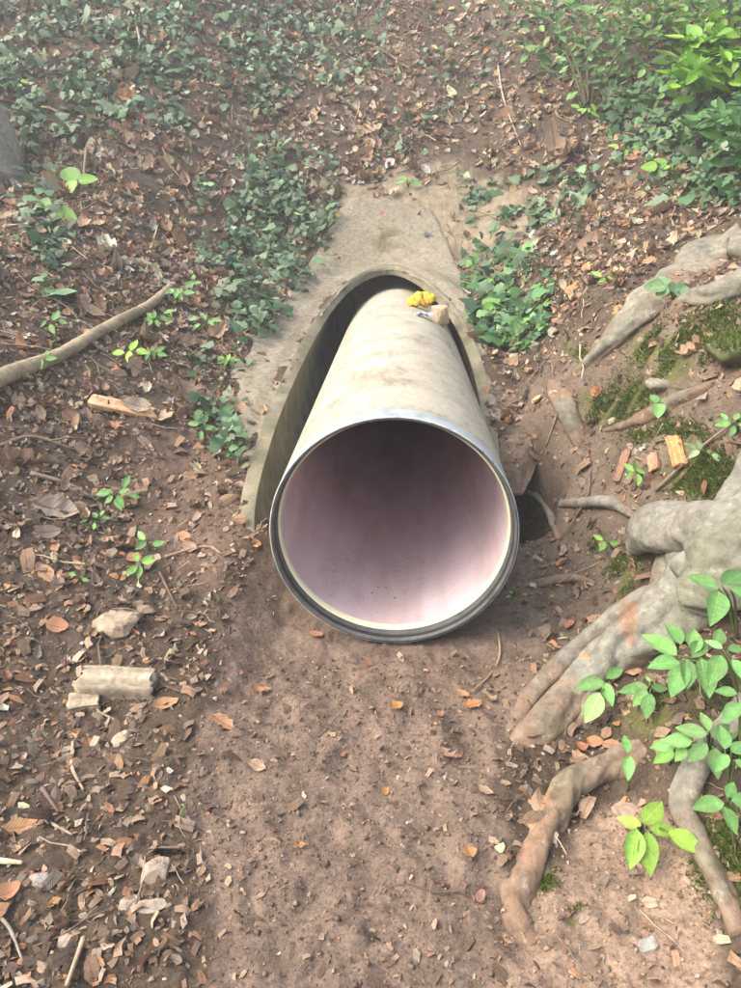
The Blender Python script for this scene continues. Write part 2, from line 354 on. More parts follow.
def scatter(temps, R, P, S, C, which):
    """many small pieces joined: temps = [(verts, quads)]"""
    VV = []; FF = []; CC = []; off = 0; UVS.clear()
    for k, (tv, tf) in enumerate(temps):
        i = np.where(which == k)[0]
        if not len(i): continue
        tv = np.asarray(tv); tf = np.asarray(tf)
        v = np.einsum('mij,nj->mni', R[i], tv) * S[i][:, None, None] + P[i][:, None, :]
        VV.append(v.reshape(-1, 3)); nf = tf[None] + (np.arange(len(i)) * len(tv))[:, None, None] + off
        FF.append(nf.reshape(-1, tf.shape[1])); CC.append(np.repeat(C[i], len(tv), 0)); UVS.append(np.tile(tv, (len(i), 1))); off += len(i) * len(tv)
    return np.concatenate(VV), np.concatenate(FF), np.concatenate(CC)

def leaf_temp(kind, seed, curl=.25, fold=.2, st=9):
    """leaf of length 1 along x, lying in xy; quads"""
    r = random.Random(seed); V = []; F = []
    u = [k / (st - 1) for k in range(st)]; bend = r.uniform(-.25, .25); tw = r.uniform(-.5, .5) * curl * 2; c = curl * r.uniform(.5, 1.3); fo = fold * r.uniform(.4, 1.4)
    ph = r.uniform(0, 6)
    for k, a in enumerate(u):
        if kind == 'beech': w = .30 * math.sin(math.pi * min(1, a * .97 + .015)) ** .75 * (1 - .12 * a)
        elif kind == 'ovate': w = .27 * (math.sin(math.pi * (a ** .8) * .985 + .02)) ** .9
        elif kind == 'oak': w = (.25 * math.sin(math.pi * (a ** 1.15) * .96 + .04) ** .7) * (1 + .38 * math.sin(k * math.pi + .6) * (1 if 0 < k < st - 1 else 0))
        elif kind == 'maple': w = [.02, .30, .16, .46, .22, .10, .26, .08, .01][k]
        elif kind == 'broad': w = .42 * math.sin(math.pi * min(1, a ** .7 * .97 + .02)) ** .6
        else: w = .2 * math.sin(math.pi * a * .96 + .05) * r.uniform(.4, 1.3)
        w = max(.008, w)
        if kind in ('frag',): w *= r.uniform(.6, 1.3)
        z0 = c * ((a - .5) ** 2 * 2 - .2) + .05 * math.sin(a * 7 + ph) * curl
        by = bend * (a - .5) ** 2
        for s in (-1, 0, 1):
            ww = w * (1 if s else 0) * s * (1 + (r.uniform(-.10, .07) if curl > .15 else 0))
            V.append((a - .5, by + ww, z0 + (fo * abs(ww) * 1.6 if s else 0) + tw * (a - .5) * ww + (.22 * curl * r.uniform(-1, 1) * (1 if curl > .15 else .2) if s else .05 * curl * r.uniform(-1, 1))))
    for k in range(st - 1):
        b = k * 3
        F += [(b, b + 3, b + 4, b + 1), (b + 1, b + 4, b + 5, b + 2)]
    return np.array(V), np.array(F)
def ivy_temp(seed):
    r = random.Random(seed); V = [(0, 0, .0)]; F = []
    pts = [(-.42, .0), (-.46, .22), (-.18, .46), (-.05, .28), (.12, .36), (.22, .18), (.55, 0), (.22, -.18), (.12, -.36), (-.05, -.28), (-.18, -.46), (-.46, -.22)]
    for (x, y) in pts: V.append((x * r.uniform(.9, 1.1), y * r.uniform(.85, 1.15), -.10 * (abs(y) + max(0, x)) + r.uniform(-.03, .03)))
    for k in range(0, 12, 2): F.append((0, k + 1, k + 2, (k + 2) % 12 + 1))
    return np.array(V), np.array(F)
def chip_temp(seed):
    r = random.Random(seed); j = lambda: r.uniform(-.12, .12)
    V = [(-.5 + j(), -.22 + j(), j()), (0 + j(), -.26 + j(), .12 + j()), (.5 + j(), -.2 + j(), j()), (.5 + j(), .2 + j(), j()), (0 + j(), .26 + j(), .12 + j()), (-.5 + j(), .22 + j(), j())]
    return np.array(V), np.array([(0, 1, 4, 5), (1, 2, 3, 4)])
def crumb_temp(seed):
    r = random.Random(seed); V = []
    for d in ((1, 0, 0), (0, 1, 0), (-1, 0, 0), (0, -1, 0), (0, 0, .8), (0, 0, -.6)): V.append([q * r.uniform(.35, .62) + r.uniform(-.12, .12) for q in d])
    return np.array(V), np.array([(0, 1, 4), (1, 2, 4), (2, 3, 4), (3, 0, 4), (1, 0, 5), (2, 1, 5), (3, 2, 5), (0, 3, 5)])

def spline(P, n):
    P = [np.array(p, float) for p in P]; Q = [2 * P[0] - P[1]] + P + [2 * P[-1] - P[-2]]; out = []
    seg = len(P) - 1
    for k in range(n):
        t = k / (n - 1) * seg; i = min(int(t), seg - 1); t -= i
        a, b, c, d = Q[i], Q[i + 1], Q[i + 2], Q[i + 3]
        out.append(.5 * (2 * b + (c - a) * t + (2 * a - 5 * b + 4 * c - d) * t * t + (3 * b - a - 3 * c + d) * t ** 3))
    return np.array(out)
def tube(P, rad, n=24, seg=10, rough=0.0, seed=0, cap=True, flat=1.0):
    """tapered tube through points P with radii rad; lumpy when rough > 0"""
    C = spline(np.column_stack([np.array(P, float), np.array(rad, float)]), n); R = C[:, 3]; C = C[:, :3]
    T = np.gradient(C, axis=0); T /= np.linalg.norm(T, axis=1)[:, None]
    upv = np.array([0, 0, 1.0]) if abs(T[0][2]) < .9 else np.array([1.0, 0, 0])
    V = []; r = np.random.default_rng(seed); ph = r.random(8) * 9
    a = np.linspace(0, 2 * np.pi, seg, endpoint=False)
    L = np.concatenate([[0], np.cumsum(np.linalg.norm(np.diff(C, axis=0), axis=1))])
    for k in range(n):
        s = np.cross(T[k], upv); s /= np.linalg.norm(s) + 1e-9; u = np.cross(s, T[k])
        q = L[k] / max(.02, R.mean())
        lump = 1 + rough * (.45 * np.sin(a * 2 + ph[3] + .16 * q) * np.sin(.33 * q + ph[4]) + fbm(np.cos(a) * 1.4 + ph[0] + q * .55, np.sin(a) * 1.4 + ph[1] + q * .35, seed, 3) + .35 * np.sin(a * 3 + ph[2] + .25 * q))
        rr = R[k] * lump
        V.append(C[k] + np.outer(np.cos(a) * rr, s) + np.outer(np.sin(a) * rr * flat, u))
    V = np.concatenate(V); F = []
    for k in range(n - 1):
        for j in range(seg):
            F.append((k * seg + j, k * seg + (j + 1) % seg, (k + 1) * seg + (j + 1) % seg, (k + 1) * seg + j))
    if cap:
        V = np.vstack([V, C[0], C[-1]]); i0 = len(V) - 2
        for j in range(seg): F.append((i0, (j + 1) % seg, j)); F.append((i0 + 1, (n - 1) * seg + j, (n - 1) * seg + (j + 1) % seg))
    return V, F
def lathe_y(prof, cx, cz, seg=128):
    """surface of revolution about an axis along y; prof = [(y, r)]"""
    a = np.linspace(0, 2 * np.pi, seg, endpoint=False); V = []; F = []
    for (y, r) in prof: V += [(cx + r * math.cos(t), y, cz + r * math.sin(t)) for t in a]
    for k in range(len(prof) - 1):
        for j in range(seg): F.append((k * seg + j, k * seg + (j + 1) % seg, (k + 1) * seg + (j + 1) % seg, (k + 1) * seg + j))
    return V, F

# ------------------------------------------------------------------ regions read off the photograph (pixels)
R_PATH = [(205, 1200), (215, 900), (190, 800), (215, 700), (235, 600), (262, 545), (530, 545), (545, 640), (515, 720), (500, 800), (500, 1200)]
R_SAND = [(500, 1300), (500, 880), (560, 860), (600, 800), (680, 815), (715, 900), (720, 1300)]
R_RBARE = [(500, 400), (545, 360), (600, 330), (700, 290), (900, 230), (900, 520), (640, 500), (600, 640), (520, 680), (510, 470)]
R_DUST = [(335, 200), (350, 175), (430, 165), (530, 190), (540, 240), (470, 250), (400, 262), (345, 262)]
R_LBARE = [(120, 430), (215, 415), (238, 480), (236, 545), (215, 600), (165, 560), (120, 500)]
R_APRON = [(345, 206), (318, 240), (298, 268), (280, 305), (252, 340), (233, 372), (236, 430), (240, 480), (252, 500), (262, 446), (284, 390), (308, 346), (334, 305), (354, 285), (380, 274), (406, 275), (431, 290), (449, 311), (466, 340), (480, 372), (489, 400), (493, 380), (486, 345), (476, 315), (463, 285), (452, 248), (440, 215), (415, 202), (380, 198)]
MOSS = [((632, 398), 26, 20), ((655, 345), 22, 22), ((665, 435), 12, 10), ((700, 470), 34, 22), ((735, 350), 24, 18), ((620, 570), 14, 22), ((650, 720), 30, 18), ((725, 860), 26, 40), ((545, 880), 10, 10), ((600, 545), 10, 8), ((690, 480), 30, 16), ((720, 480), 22, 20), ((590, 395), 14, 12), ((735, 735), 22, 20), ((700, 690), 18, 16), ((575, 915), 10, 7), ((690, 345), 30, 20), ((720, 320), 24, 14), ((610, 410), 22, 14), ((675, 375), 26, 14), ((580, 350), 10, 8), ((640, 440), 14, 8), ((690, 440), 16, 12)]
def jitter(px, py, x, y, amp=10):
    return px + amp * fbm(x * 5, y * 5, 3, 3) * 2, py + amp * fbm(x * 5 + 40, y * 5, 6, 3) * 2
def moss_w(px, py):
    w = 0
    for (c, a, b) in MOSS: w = np.maximum(w, np.exp(-(((px - c[0]) / a) ** 2 + ((py - c[1]) / b) ** 2)))
    return w

# ------------------------------------------------------------------ ground
def axis(fine0, fine1, step, lo, hi, g=1.09):
    c = list(np.arange(fine0, fine1, step)); s = step; v = c[-1]
    while v < hi: s *= g; v += s; c.append(min(v, hi))
    s = step; v = c[0]
    while v > lo: s *= g; v -= s; c.insert(0, max(v, lo))
    return np.array(c)
gx = axis(-1.5, 1.5, .0095, -40, 40, 1.035)
ys = [.75]; 
while ys[-1] < 10.5: ys.append(ys[-1] + max(.0075, .0062 * (ys[-1])))
gy = axis(0, 1, 1, 0, 1) if False else np.concatenate([-np.geomspace(.05, 30, 36)[::-1] + .75, np.array(ys), ys[-1] + np.geomspace(.1, 40, 36)])
X, Y = np.meshgrid(gx, gy); Z = height(X, Y)
ins = inpoly(X, Y, MOUTH) & (Y > 2.2)
flo = -.01 + .27 * sstep(.37, .53, np.abs(X - OX)) + .008 * fbm(X * 20, Y * 20, 1, 2)
Z = np.where(ins, np.minimum(Z, flo), Z)
px, py, dp = project(X, Y, Z); jx, jy = jitter(px, py, X, Y, 9)
C = np.empty(X.shape + (3,)); C[:] = (.090, .070, .052)
def blend(c, w): 
    global C
    C = C * (1 - w[..., None]) + np.array(c) * w[..., None]
def soft(poly, amp=9):
    w = 0
    for k, (a, b) in enumerate(((0, 0), (7, 3), (-7, -4), (3, -8), (-3, 8))): w = w + inpoly(jx + a, jy + b, poly) * .2
    return w
infront = (Y > .2)
blend((.192, .147, .115), soft(R_PATH) * infront)
blend((.178, .143, .110), soft(R_RBARE) * infront * .8)
blend((.135, .098, .075), soft(R_LBARE) * infront)
blend((.285, .212, .155), soft(R_SAND) * infront)
blend((.30, .26, .185), soft(R_DUST) * infront * .8)
blend((.10, .115, .035), np.clip(moss_w(jx, jy) * 1.5 - .25, 0, 1) * infront * .85)
ny, nx = X.shape; idx = np.arange(ny * nx).reshape(ny, nx)
F = np.stack([idx[:-1, :-1], idx[:-1, 1:], idx[1:, 1:], idx[1:, :-1]], -1).reshape(-1, 4)
fi = ins.ravel()[F]; fz = Z.ravel()[F]; yy = Y.ravel()[F]
bad = fi.any(1) & ~fi.all(1) & ((fz.max(1) - fz.min(1)) > .05)
tag(add('ground', np.stack([X, Y, Z], -1).reshape(-1, 3), F[~bad], M['soil'], C=C.reshape(-1, 3)), 'bare brown forest soil of the path and banks round the pipe', 'ground', kind='structure')

# lip of soil over the washed-out hollow beside the pipe: a ragged slab whose top lies on the bank
lx = np.linspace(.40, 1.02, 110); ly = np.linspace(3.20, 3.95, 120); LX, LY = np.meshgrid(lx, ly)
front = 3.31 + .07 * fbm(LX * 8, LX * 0 + 2, 3, 3) + .55 * sstep(.60, .86, LX) + .10 * sstep(.52, .42, LX)
LY2 = front + (LY - 3.20) / .75 * (3.95 - front)
top = .235 + .30 * np.maximum(LY2 - 3.30, 0) + .10 * np.maximum(LX - .6, 0) + .022 * fbm(LX * 9, LY2 * 9, 5, 4) + .010 * fbm(LX * 40, LY2 * 40, 2, 3)
q = sstep(0, .16, LY2 - front); top = top - .06 * (1 - q) - .16 * sstep(.68, .90, LX) * (1 - .5 * q)
bot = top - .02 - .10 * q - .03 * fbm(LX * 14, LY2 * 14, 7, 3) * q
n_l = LX.size; V = np.concatenate([np.stack([LX, LY2, top], -1).reshape(-1, 3), np.stack([LX, LY2 + .012 * q, bot], -1).reshape(-1, 3)]); idx = np.arange(n_l).reshape(LX.shape)
F = np.stack([idx[:-1, :-1], idx[:-1, 1:], idx[1:, 1:], idx[1:, :-1]], -1).reshape(-1, 4); e0, e1 = idx[0, :-1], idx[0, 1:]
F = np.concatenate([F, F[:, ::-1] + n_l, np.stack([e0, e0 + n_l, e1 + n_l, e1], -1)])
tag(add('soil_ledge', V, F, M['soil'], C=np.tile((.175, .134, .103), (len(V), 1))), 'overhanging lip of brown soil above the dark hollow', 'soil', kind='structure')

# ------------------------------------------------------------------ old concrete pipe with slanting mouth
tt = np.radians(np.linspace(-42, 226, 200)); rows = []
def ring(R, yv): return np.stack([OX + R * np.cos(tt), yv, OZ + R * np.sin(tt)], -1)
wob = .012 * fbm(tt * 4, tt * 0 + 3, 2, 3); ym = rim_y(tt)
ym = np.convolve(np.pad(ym, 6, 'edge'), np.ones(13) / 13, 'valid') + wob * 2
cp = empty('concrete_pipe', (OX, 4.2, 0))
tag(cp, 'old concrete outer pipe with slanting open mouth set in the bank', 'pipe')
def strip(rows):
    V = np.concatenate(rows); n = len(tt); F = []
    for k in range(len(rows) - 1):
        for j in range(n - 1): F.append((k * n + j, k * n + j + 1, (k + 1) * n + j + 1, (k + 1) * n + j))
    return V, F
def rel(V, p): return np.asarray(V) - np.array(p)
cl = (OX, 4.2, 0)
fr = [0, .02, .08, .2, .4, .7, 1]
V, F = strip([ring(OI, ym + .004 + (9.2 - ym) * q) for q in fr]); add('bore', rel(V, cl), F, M['oldpipe'], cp)
V, F = strip([ring(OI, ym + .004), ring(OI + .008, ym - .006), ring(OI + .03, ym - .008), ring(OR_ - .012, ym - .006), ring(OR_, ym + .006)]); add('rim', rel(V, cl), F, M['oldpipe'], cp)
V, F = strip([ring(OR_, ym + .006 + (9.2 - ym) * q) for q in fr]); add('outer_wall', rel(V, cl), F, M['oldpipe'], cp)
V, F = lathe_y([(9.2, .001), (9.2, OR_)], OX, OZ, 64); add('light_cap', rel(V, cl), F, M['oldpipe'], cp)  # unseen cap, added to keep stray light out of the bore

# mortar skirt on the soil round the mouth
sx = np.arange(-1.25, 1.05, .0125); sy = np.arange(2.4, 7.2, .018)
X, Y = np.meshgrid(sx, sy); Zb = base_height(X, Y); px, py, _ = project(X, Y, Zb); jx, jy = jitter(px, py, X, Y, 5)
rimd = np.min([(X - a_) ** 2 + (Y - b_) ** 2 for a_, b_ in zip(np.interp(np.linspace(0, 59, 236), np.arange(60), RIMX), np.interp(np.linspace(0, 59, 236), np.arange(60), RIMY))], axis=0) ** .5
w = (inpoly(jx, jy, R_APRON) | ((rimd < .045) & (Y > 3.3))).astype(float)
for _ in range(11):
    for ax in (0, 1): w = (np.roll(w, 1, ax) + w + np.roll(w, -1, ax)) / 3
inm = inpoly(X, Y, MOUTH)
w2 = w + .42 * fbm(X * 7, Y * 7, 7, 4)
Zs = base_height(X, Y) - .045 + .064 * sstep(.0, .85, w2) * (.74 + .26 * sstep(.02, .10, rimd)) + .35 * detail(X, Y) + .011 * fbm(X * 7, Y * 7, 4, 3)
keep = (w > .02) & ~(inm & (rimd > .035)); idx = np.arange(X.size).reshape(X.shape)
F = np.stack([idx[:-1, :-1], idx[:-1, 1:], idx[1:, 1:], idx[1:, :-1]], -1).reshape(-1, 4)
F = F[keep.ravel()[F].all(1)]; use = np.unique(F); mp = np.zeros(X.size, int); mp[use] = np.arange(len(use))
V = np.stack([X, Y, Zs], -1).reshape(-1, 3)[use]
st = fbm(X * 3.2, Y * 3.2, 9, 4); e_ = (sstep(.80, .36, w2 + .30 * st) * .9)[..., None]; sto = (sstep(.1, .5, st) * .35)[..., None]
MC = np.array((.255, .225, .168)) * (1 + .22 * st[..., None]); MC = MC * (1 - sto) + np.array((.165, .15, .10)) * sto
mo_ = np.exp(-((px - 388) / 17) ** 2 - ((py - 243) / 13) ** 2)[..., None] * .85 * sstep(-.3, .3, fbm(X * 14, Y * 14, 2, 2))[..., None]; MC = MC * (1 - mo_) + np.array((.085, .085, .035)) * mo_
MC = MC * (1 - e_) + np.array((.17, .135, .10)) * e_
tag(add('mortar_skirt', V, mp[F], M['mortar'], C=np.clip(MC, .01, 1).reshape(-1, 3)[use]), 'pale rough mortar skirt spread round the concrete pipe mouth', 'mortar')

# ------------------------------------------------------------------ smooth pipe
dpipe = empty('drain_pipe', (PX, PY0, 0)); tag(dpipe, 'long beige pipe with pink lining sticking out of the concrete mouth', 'pipe')
pl = (PX, PY0, 0)
def P_(name, prof, mat, par=dpipe, seg=160):
    V, F = lathe_y(prof, PX, PZ, seg); V = rel(V, pl)
    return add(name, V, F, mat, par)
P_('shell', [(PY0 + .105, PR - .001), (PY0 + .13, PR + .0005)] + [(PY0 + .13 + k * .3, PR + .0005) for k in range(1, 23)], M['pipe'])
P_('end_band', [(PY0 + .004, PR - .003), (PY0 + .012, PR), (PY0 + .10, PR), (PY0 + .112, PR - .003)], M['band'])
rim = P_('end_rim', [(PY0 + .004, PR - .003), (PY0 - .001, PR - .006), (PY0, PR - .010), (PY0 + .006, PR - .014), (PY0 + .012, PR - .015)], M['rim'])
P_('scuffed_edge', [(PY0 + .004, PR + .0005), (PY0 - .0015, PR - .0008), (PY0 - .0022, PR - .0032)], M['edge'], dpipe)
P_('seal_groove', [(PY0 + .012, PR - .015), (PY0 + .018, PR - .013), (PY0 + .025, PR - .014), (PY0 + .03, PR - .0170)], M['gasket'])
P_('inner_collar', [(PY0 + .030, PR - .0170), (PY0 + .042, PR - .0195), (PY0 + .053, PR - .0205)], M['rim'])
P_('lining_lip', [(PY0 + .053, PR - .0205), (PY0 + .051, PR - .022), (PY0 + .052, PR - .0265), (PY0 + .057, PR - .028), (PY0 + .080, PR - .0285)], M['lip'])
lin = P_('lining', [(PY0 + .080 + k * .32, PR - .0285) for k in range(22)] + [(PY0 + .080 + 21.01 * .32, .001)], M['lining'])  # last ring closes the far end, added to block stray light
# specks of dirt on the pipe floor, a scrap of tape at the left
for (sx_, sy_) in ((396, 571), (386, 588), (395, 598), (377, 612), (378, 587), (372, 593)):
    d = raydir([sx_], [sy_])[0]; o = np.array([-PX, 0, CAMH - PZ]); R = PR - .0295
    a = d[0] ** 2 + d[2] ** 2; b = 2 * (o[0] * d[0] + o[2] * d[2]); c = o[0] ** 2 + o[2] ** 2 - R * R
    t = (-b + math.sqrt(b * b - 4 * a * c)) / (2 * a); p = d * t + np.array([0, 0, CAMH])
    V, F = crumb_temp(int(sx_)); add('dirt_speck', rel(V * random.uniform(.008, .014) * np.array([1.2, .8, .5]) + p, pl), F, M['crumb'], dpipe, C=(.10, .06, .045))

# scraps lying on the pipe where it leaves the mouth
def on_pipe(px_, py_, R=PR):
    d = raydir([px_], [py_])[0]; o = np.array([-PX, 0, CAMH - PZ])
    a = d[0] ** 2 + d[2] ** 2; b = 2 * (o[0] * d[0] + o[2] * d[2]); c = o[0] ** 2 + o[2] ** 2 - R * R
    D = max(0, b * b - 4 * a * c); t = (-b - math.sqrt(D)) / (2 * a); p = d * t + np.array([0, 0, CAMH])
    n = np.array([p[0] - PX, 0, p[2] - PZ]); return p, n / np.linalg.norm(n)
def blob(c, r, seed, seg=12, rings=8, rough=.2, sq=(1, 1, 1)):
    V = []; F = []
    for i in range(rings + 1):
        th = math.pi * i / rings
        for j in range(seg):
            ph = 2 * math.pi * j / seg; d = np.array([math.sin(th) * math.cos(ph), math.sin(th) * math.sin(ph), math.cos(th)])
            k = 1 + rough * float(fbm(np.array([d[0] * 1.7 + seed + d[2]]), np.array([d[1] * 1.7 + seed * .7 - d[2]]), seed, 3)[0]) * 1.8
            V.append(np.array(c) + d * np.array(sq) * r * k)
    for i in range(rings):
        for j in range(seg): F.append((i * seg + j, (i + 1) * seg + j, (i + 1) * seg + (j + 1) % seg, i * seg + (j + 1) % seg))
    return V, F
def joinm(parts):
    V = []; F = []
    for v, f in parts:
        o = len(V); V += [tuple(q) for q in v]; F += [tuple(i + o for i in g) for g in f]
    return V, F
def rock(c, size, seed, rot=0.0, rough=.35, square=3.0, cuts=10):
    """angular stone or lump: a super-ellipsoid chopped by planes"""
    r = random.Random(seed); V, F = blob((0, 0, 0), 1, seed, 28, 18, rough * .25)
    V = np.array(V); V = np.sign(V) * np.abs(V) ** (2 / square)
    for k in range(cuts):
        n = np.array([r.gauss(0, 1) for _ in range(3)]); n /= np.linalg.norm(n); d = V @ n - r.uniform(.72, .98); V = V - np.outer(np.maximum(d, 0), n)
    V = V * np.array(size) / 2; c_, s_ = math.cos(rot), math.sin(rot)
    V = V @ np.array([[c_, s_, 0], [-s_, c_, 0], [0, 0, 1]]) + np.array(c); return V, F
p, n = on_pipe(421, 309); p = p + np.array([0, 0, .012])
lobes = [blob(np.array(q), rr, s, 16, 12, .6) for q, rr, s in (((-.075, 0, .045), .036, 1), ((-.03, .02, .082), .03, 2), ((-.012, 0, .045), .042, 3), ((.045, .01, .055), .04, 4), ((.05, .02, .095), .034, 5), ((-.04, -.012, .035), .03, 6), ((.085, 0, .075), .03, 7))]
V, F = joinm(lobes); V = np.array(V) * .82; tag(add('plastic_scrap', V, F, M['yellow'], loc=p), 'crumpled bright yellow scrap on top of the beige pipe', 'scrap')
p, n = on_pipe(423, 317.5)
r_ = random.Random(3); V = []; F = []
for i in range(7):
    for j in range(5): V.append(((i - 3) * .02 , (j - 2) * .016, .012 + .018 * r_.random() - .01 * i / 6))
V = np.array(V); nb = len(V); V = np.vstack([V, V - np.array([0, 0, .01])])
for i in range(6):
    for j in range(4):
        q = (i * 5 + j, (i + 1) * 5 + j, (i + 1) * 5 + j + 1, i * 5 + j + 1); F.append(q); F.append(tuple(nb + w for w in q[::-1]))
tag(add('foil_scrap', V, F, M['foil'], smooth=False, loc=p + n * .012), 'crumpled silver foil scrap below the yellow scrap on the pipe', 'foil')
p, n = on_pipe(437, 322); V, F = rock((0, 0, 0), (.115, .10, .14), 5, .5, .3, 5, 9)
tag(add('stone_block', V, F, M['stone'], C=(.40, .31, .20), smooth=False, loc=p + n * .035 + np.array([0, 0, .02])), 'pale brown block wedged beside the yellow scrap on the pipe', 'block')

# ------------------------------------------------------------------ beech tree with bare roots (trunk stands right of the view)
TX, TY = 2.45, 3.05; TZ = float(height(np.array([TX]), np.array([TY]))[0])
tree = empty('beech_tree', (TX, TY, TZ)); tag(tree, 'beech tree on the right bank with smooth grey surface roots', 'tree')
tl = np.array((TX, TY, TZ))
GREY = np.array((.225, .217, .178)); BROWN = np.array((.23, .15, .10)); PEEL = np.array((.27, .185, .13)); MOSSY = np.array((.12, .13, .06))
def bark_cols(V, brown_spots=(), z_brown=.02):
    V = np.asarray(V); n1 = fbm(V[:, 0] * 9 + V[:, 2] * 4, V[:, 1] * 9 - V[:, 2] * 5, 3, 3); n2 = fbm(V[:, 0] * 45 + V[:, 2] * 20, V[:, 1] * 45 - V[:, 2] * 25, 5, 2); C = GREY * (1 + .22 * n1[:, None] + .15 * n2[:, None])
    h = V[:, 2] - base_height(V[:, 0], V[:, 1]); w = sstep(z_brown + .05, z_brown - .01, h + .03 * n1)[:, None] * .8; C = C * (1 - w) + BROWN * w
    mo = sstep(.2, .6, fbm(V[:, 0] * 4, V[:, 1] * 4, 7, 2))[:, None] * .35; C = C * (1 - mo) + MOSSY * mo
    qx, qy, _ = project(V[:, 0], V[:, 1], V[:, 2])
    for (a, b, rx, ry, c, k) in brown_spots:
        w = (sstep(1.0, .72, ((qx - a) / rx) ** 2 + ((qy - b) / ry) ** 2 + .9 * n1 + .9 * n2) * k)[:, None]; C = C * (1 - w) + np.array(c) * w
    return np.clip(C, .01, 1)
ROOTPX = []
def root(pts, rad, n=40, seg=20, rough=.22, seed=0, spots=(), tail=(), zb=.02, flat=.85, tone=None):
    P = [tuple(pix1(a, b, l)) for (a, b, l) in pts] + [tuple(q) for q in tail]
    V, F = tube(P, rad, n, seg, rough, seed, True, flat); C = bark_cols(V, spots, zb)
    if tone: C = C * np.array(tone)
    ROOTPX.append(([(q[0], q[1]) for q in pts], max(rad[:len(pts)])))
    return add('root', rel(V, tl), F, M['bark'], tree, C=C)
SP = [(562, 692, 24, 22, PEEL, .7), (583, 657, 7, 7, (.42, .24, .10), 1), (627, 622, 9, 22, (.30, .19, .12), .8), (632, 608, 5, 8, (.25, .14, .095), .8), (631, 642, 4, 3, (.28, .15, .10), .8), (540, 830, 18, 50, (.30, .19, .12), .8), (520, 920, 22, 60, BROWN, .8)]
root([(508, 785, -.09), (535, 738, -.02), (575, 690, .025), (610, 655, .055), (650, 628, .07), (695, 590, .07), (745, 552, .08)], [.045, .062, .07, .085, .095, .11, .13, .20, .30], 190, 56, .30, 3, SP, [(1.75, 2.5, .80), (2.3, 2.95, 1.1)])
root([(508, 765, -.05), (520, 715, -.01), (550, 675, .02), (590, 635, .04), (630, 605, .06), (660, 590, .06)], [.028, .03, .034, .036, .045, .05], 40, 18, .2, 5, SP)
root([(598, 700, .0), (575, 722, -.02), (552, 758, -.06)], [.05, .05, .03], 14, 16, .12, 6, SP)
root([(636, 546, .03), (656, 530, .075), (695, 526, .085), (745, 515, .11)], [.05, .108, .105, .11, .14], 90, 40, .16, 8, SP, [(1.5, 2.6, .75)])
root([(665, 585, -.02), (672, 560, .02), (690, 545, .05)], [.05, .05, .05], 14, 14, .2, 9)
root([(645, 752, -.02), (610, 768, .012), (572, 785, .02), (552, 820, .006), (532, 865, -.014), (514, 900, -.020), (520, 932, -.022), (552, 955, -.05)], [.034, .040, .043, .043, .042, .042, .040, .03], 150, 36, .30, 11, SP, zb=.055)
root([(742, 935, -.01), (722, 885, .012), (696, 838, .02), (684, 800, .03), (706, 755, .04), (745, 715, .05)], [.026, .028, .03, .032, .032, .036, .06], 50, 18, .2, 13, (), [(1.45, 2.0, .62)])
root([(520, 582, -.012), (545, 578, .012), (570, 577, .014), (602, 580, -.012)], [.016, .022, .022, .014], 24, 14, .15, 14)
root([(560, 508, .005), (580, 505, .015), (608, 508, .015), (636, 520, -.02)], [.02, .03, .032, .02], 24, 14, .2, 15)
root([(518, 490, -.02), (536, 494, .03), (548, 510, .03), (556, 530, .015), (562, 545, -.02)], [.012, .02, .02, .016, .01], 30, 12, .2, 16)
root([(572, 384, -.10), (598, 356, -.06), (630, 325, -.045), (660, 300, -.045), (700, 272, -.04), (745, 245, -.02)], [.05, .09, .12, .14, .17, .21, .30], 120, 44, .34, 17, (), [(2.4, 3.3, 1.2)], zb=.0, flat=.62, tone=(.92, .90, .86))
root([(668, 318, -.03), (688, 298, .0), (712, 300, .01), (748, 285, .04)], [.03, .055, .07, .09], 60, 30, .3, 18, (), (), zb=.0, flat=.65, tone=(.92, .90, .86))
root([(680, 268, -.04), (712, 250, .0), (745, 230, .05)], [.03, .07, .12], 50, 30, .25, 19, (), (), zb=.0, flat=.65, tone=(.92, .90, .86))
root([(556, 380, -.05), (564, 398, -.018), (574, 425, -.02), (584, 448, -.06)], [.04, .055, .055, .04], 50, 24, .3, 20, (), (), zb=.02, tone=(.95, .9, .84))
root([(600, 434, -.06), (640, 425, -.034), (690, 405, -.032), (745, 375, -.03)], [.02, .04, .045, .055], 80, 20, .35, 23, (), (), zb=.06, tone=(.8, .76, .7))
V, F = tube([(TX, TY, TZ - .4), (TX, TY, TZ + .15), (TX + .02, TY + .02, TZ + .6), (TX + .05, TY, TZ + 2.5), (TX + .1, TY - .05, TZ + 6)], [.62, .50, .38, .33, .24], 50, 36, .10, 30); add('trunk', rel(V, tl), F, M['bark'], tree, C=bark_cols(V, (), -9))
# a leaning trunk at the left edge
lp = pix1(-6, 178); lt = empty('leaning_tree', lp); tag(lt, 'leaning grey tree trunk at the left edge above the branch', 'tree')
V, F = tube([(.02, .0, -.2), (0, 0, 0), (-.04, 0, .35), (-.38, .02, 1.0), (-1.0, .05, 2.2), (-2.0, .1, 4.2)], [.33, .26, .22, .20, .19, .16], 44, 30, .12, 41); V = np.array(V)
add('trunk', V, F, M['bark'], lt, C=np.tile((.25, .235, .19), (len(V), 1)) * (1 + .2 * fbm(V[:, 1] * 9, V[:, 2] * 5, 2, 3))[:, None])
P = [tuple(pix1(a, b, l) - lp) for a, b, l in ((-8, 184, .05), (14, 184, .02), (32, 178, -.03))]
V, F = tube(P, [.10, .07, .03], 16, 12, .2, 5); add('root', V, F, M['bark'], lt, C=(.16, .145, .115))

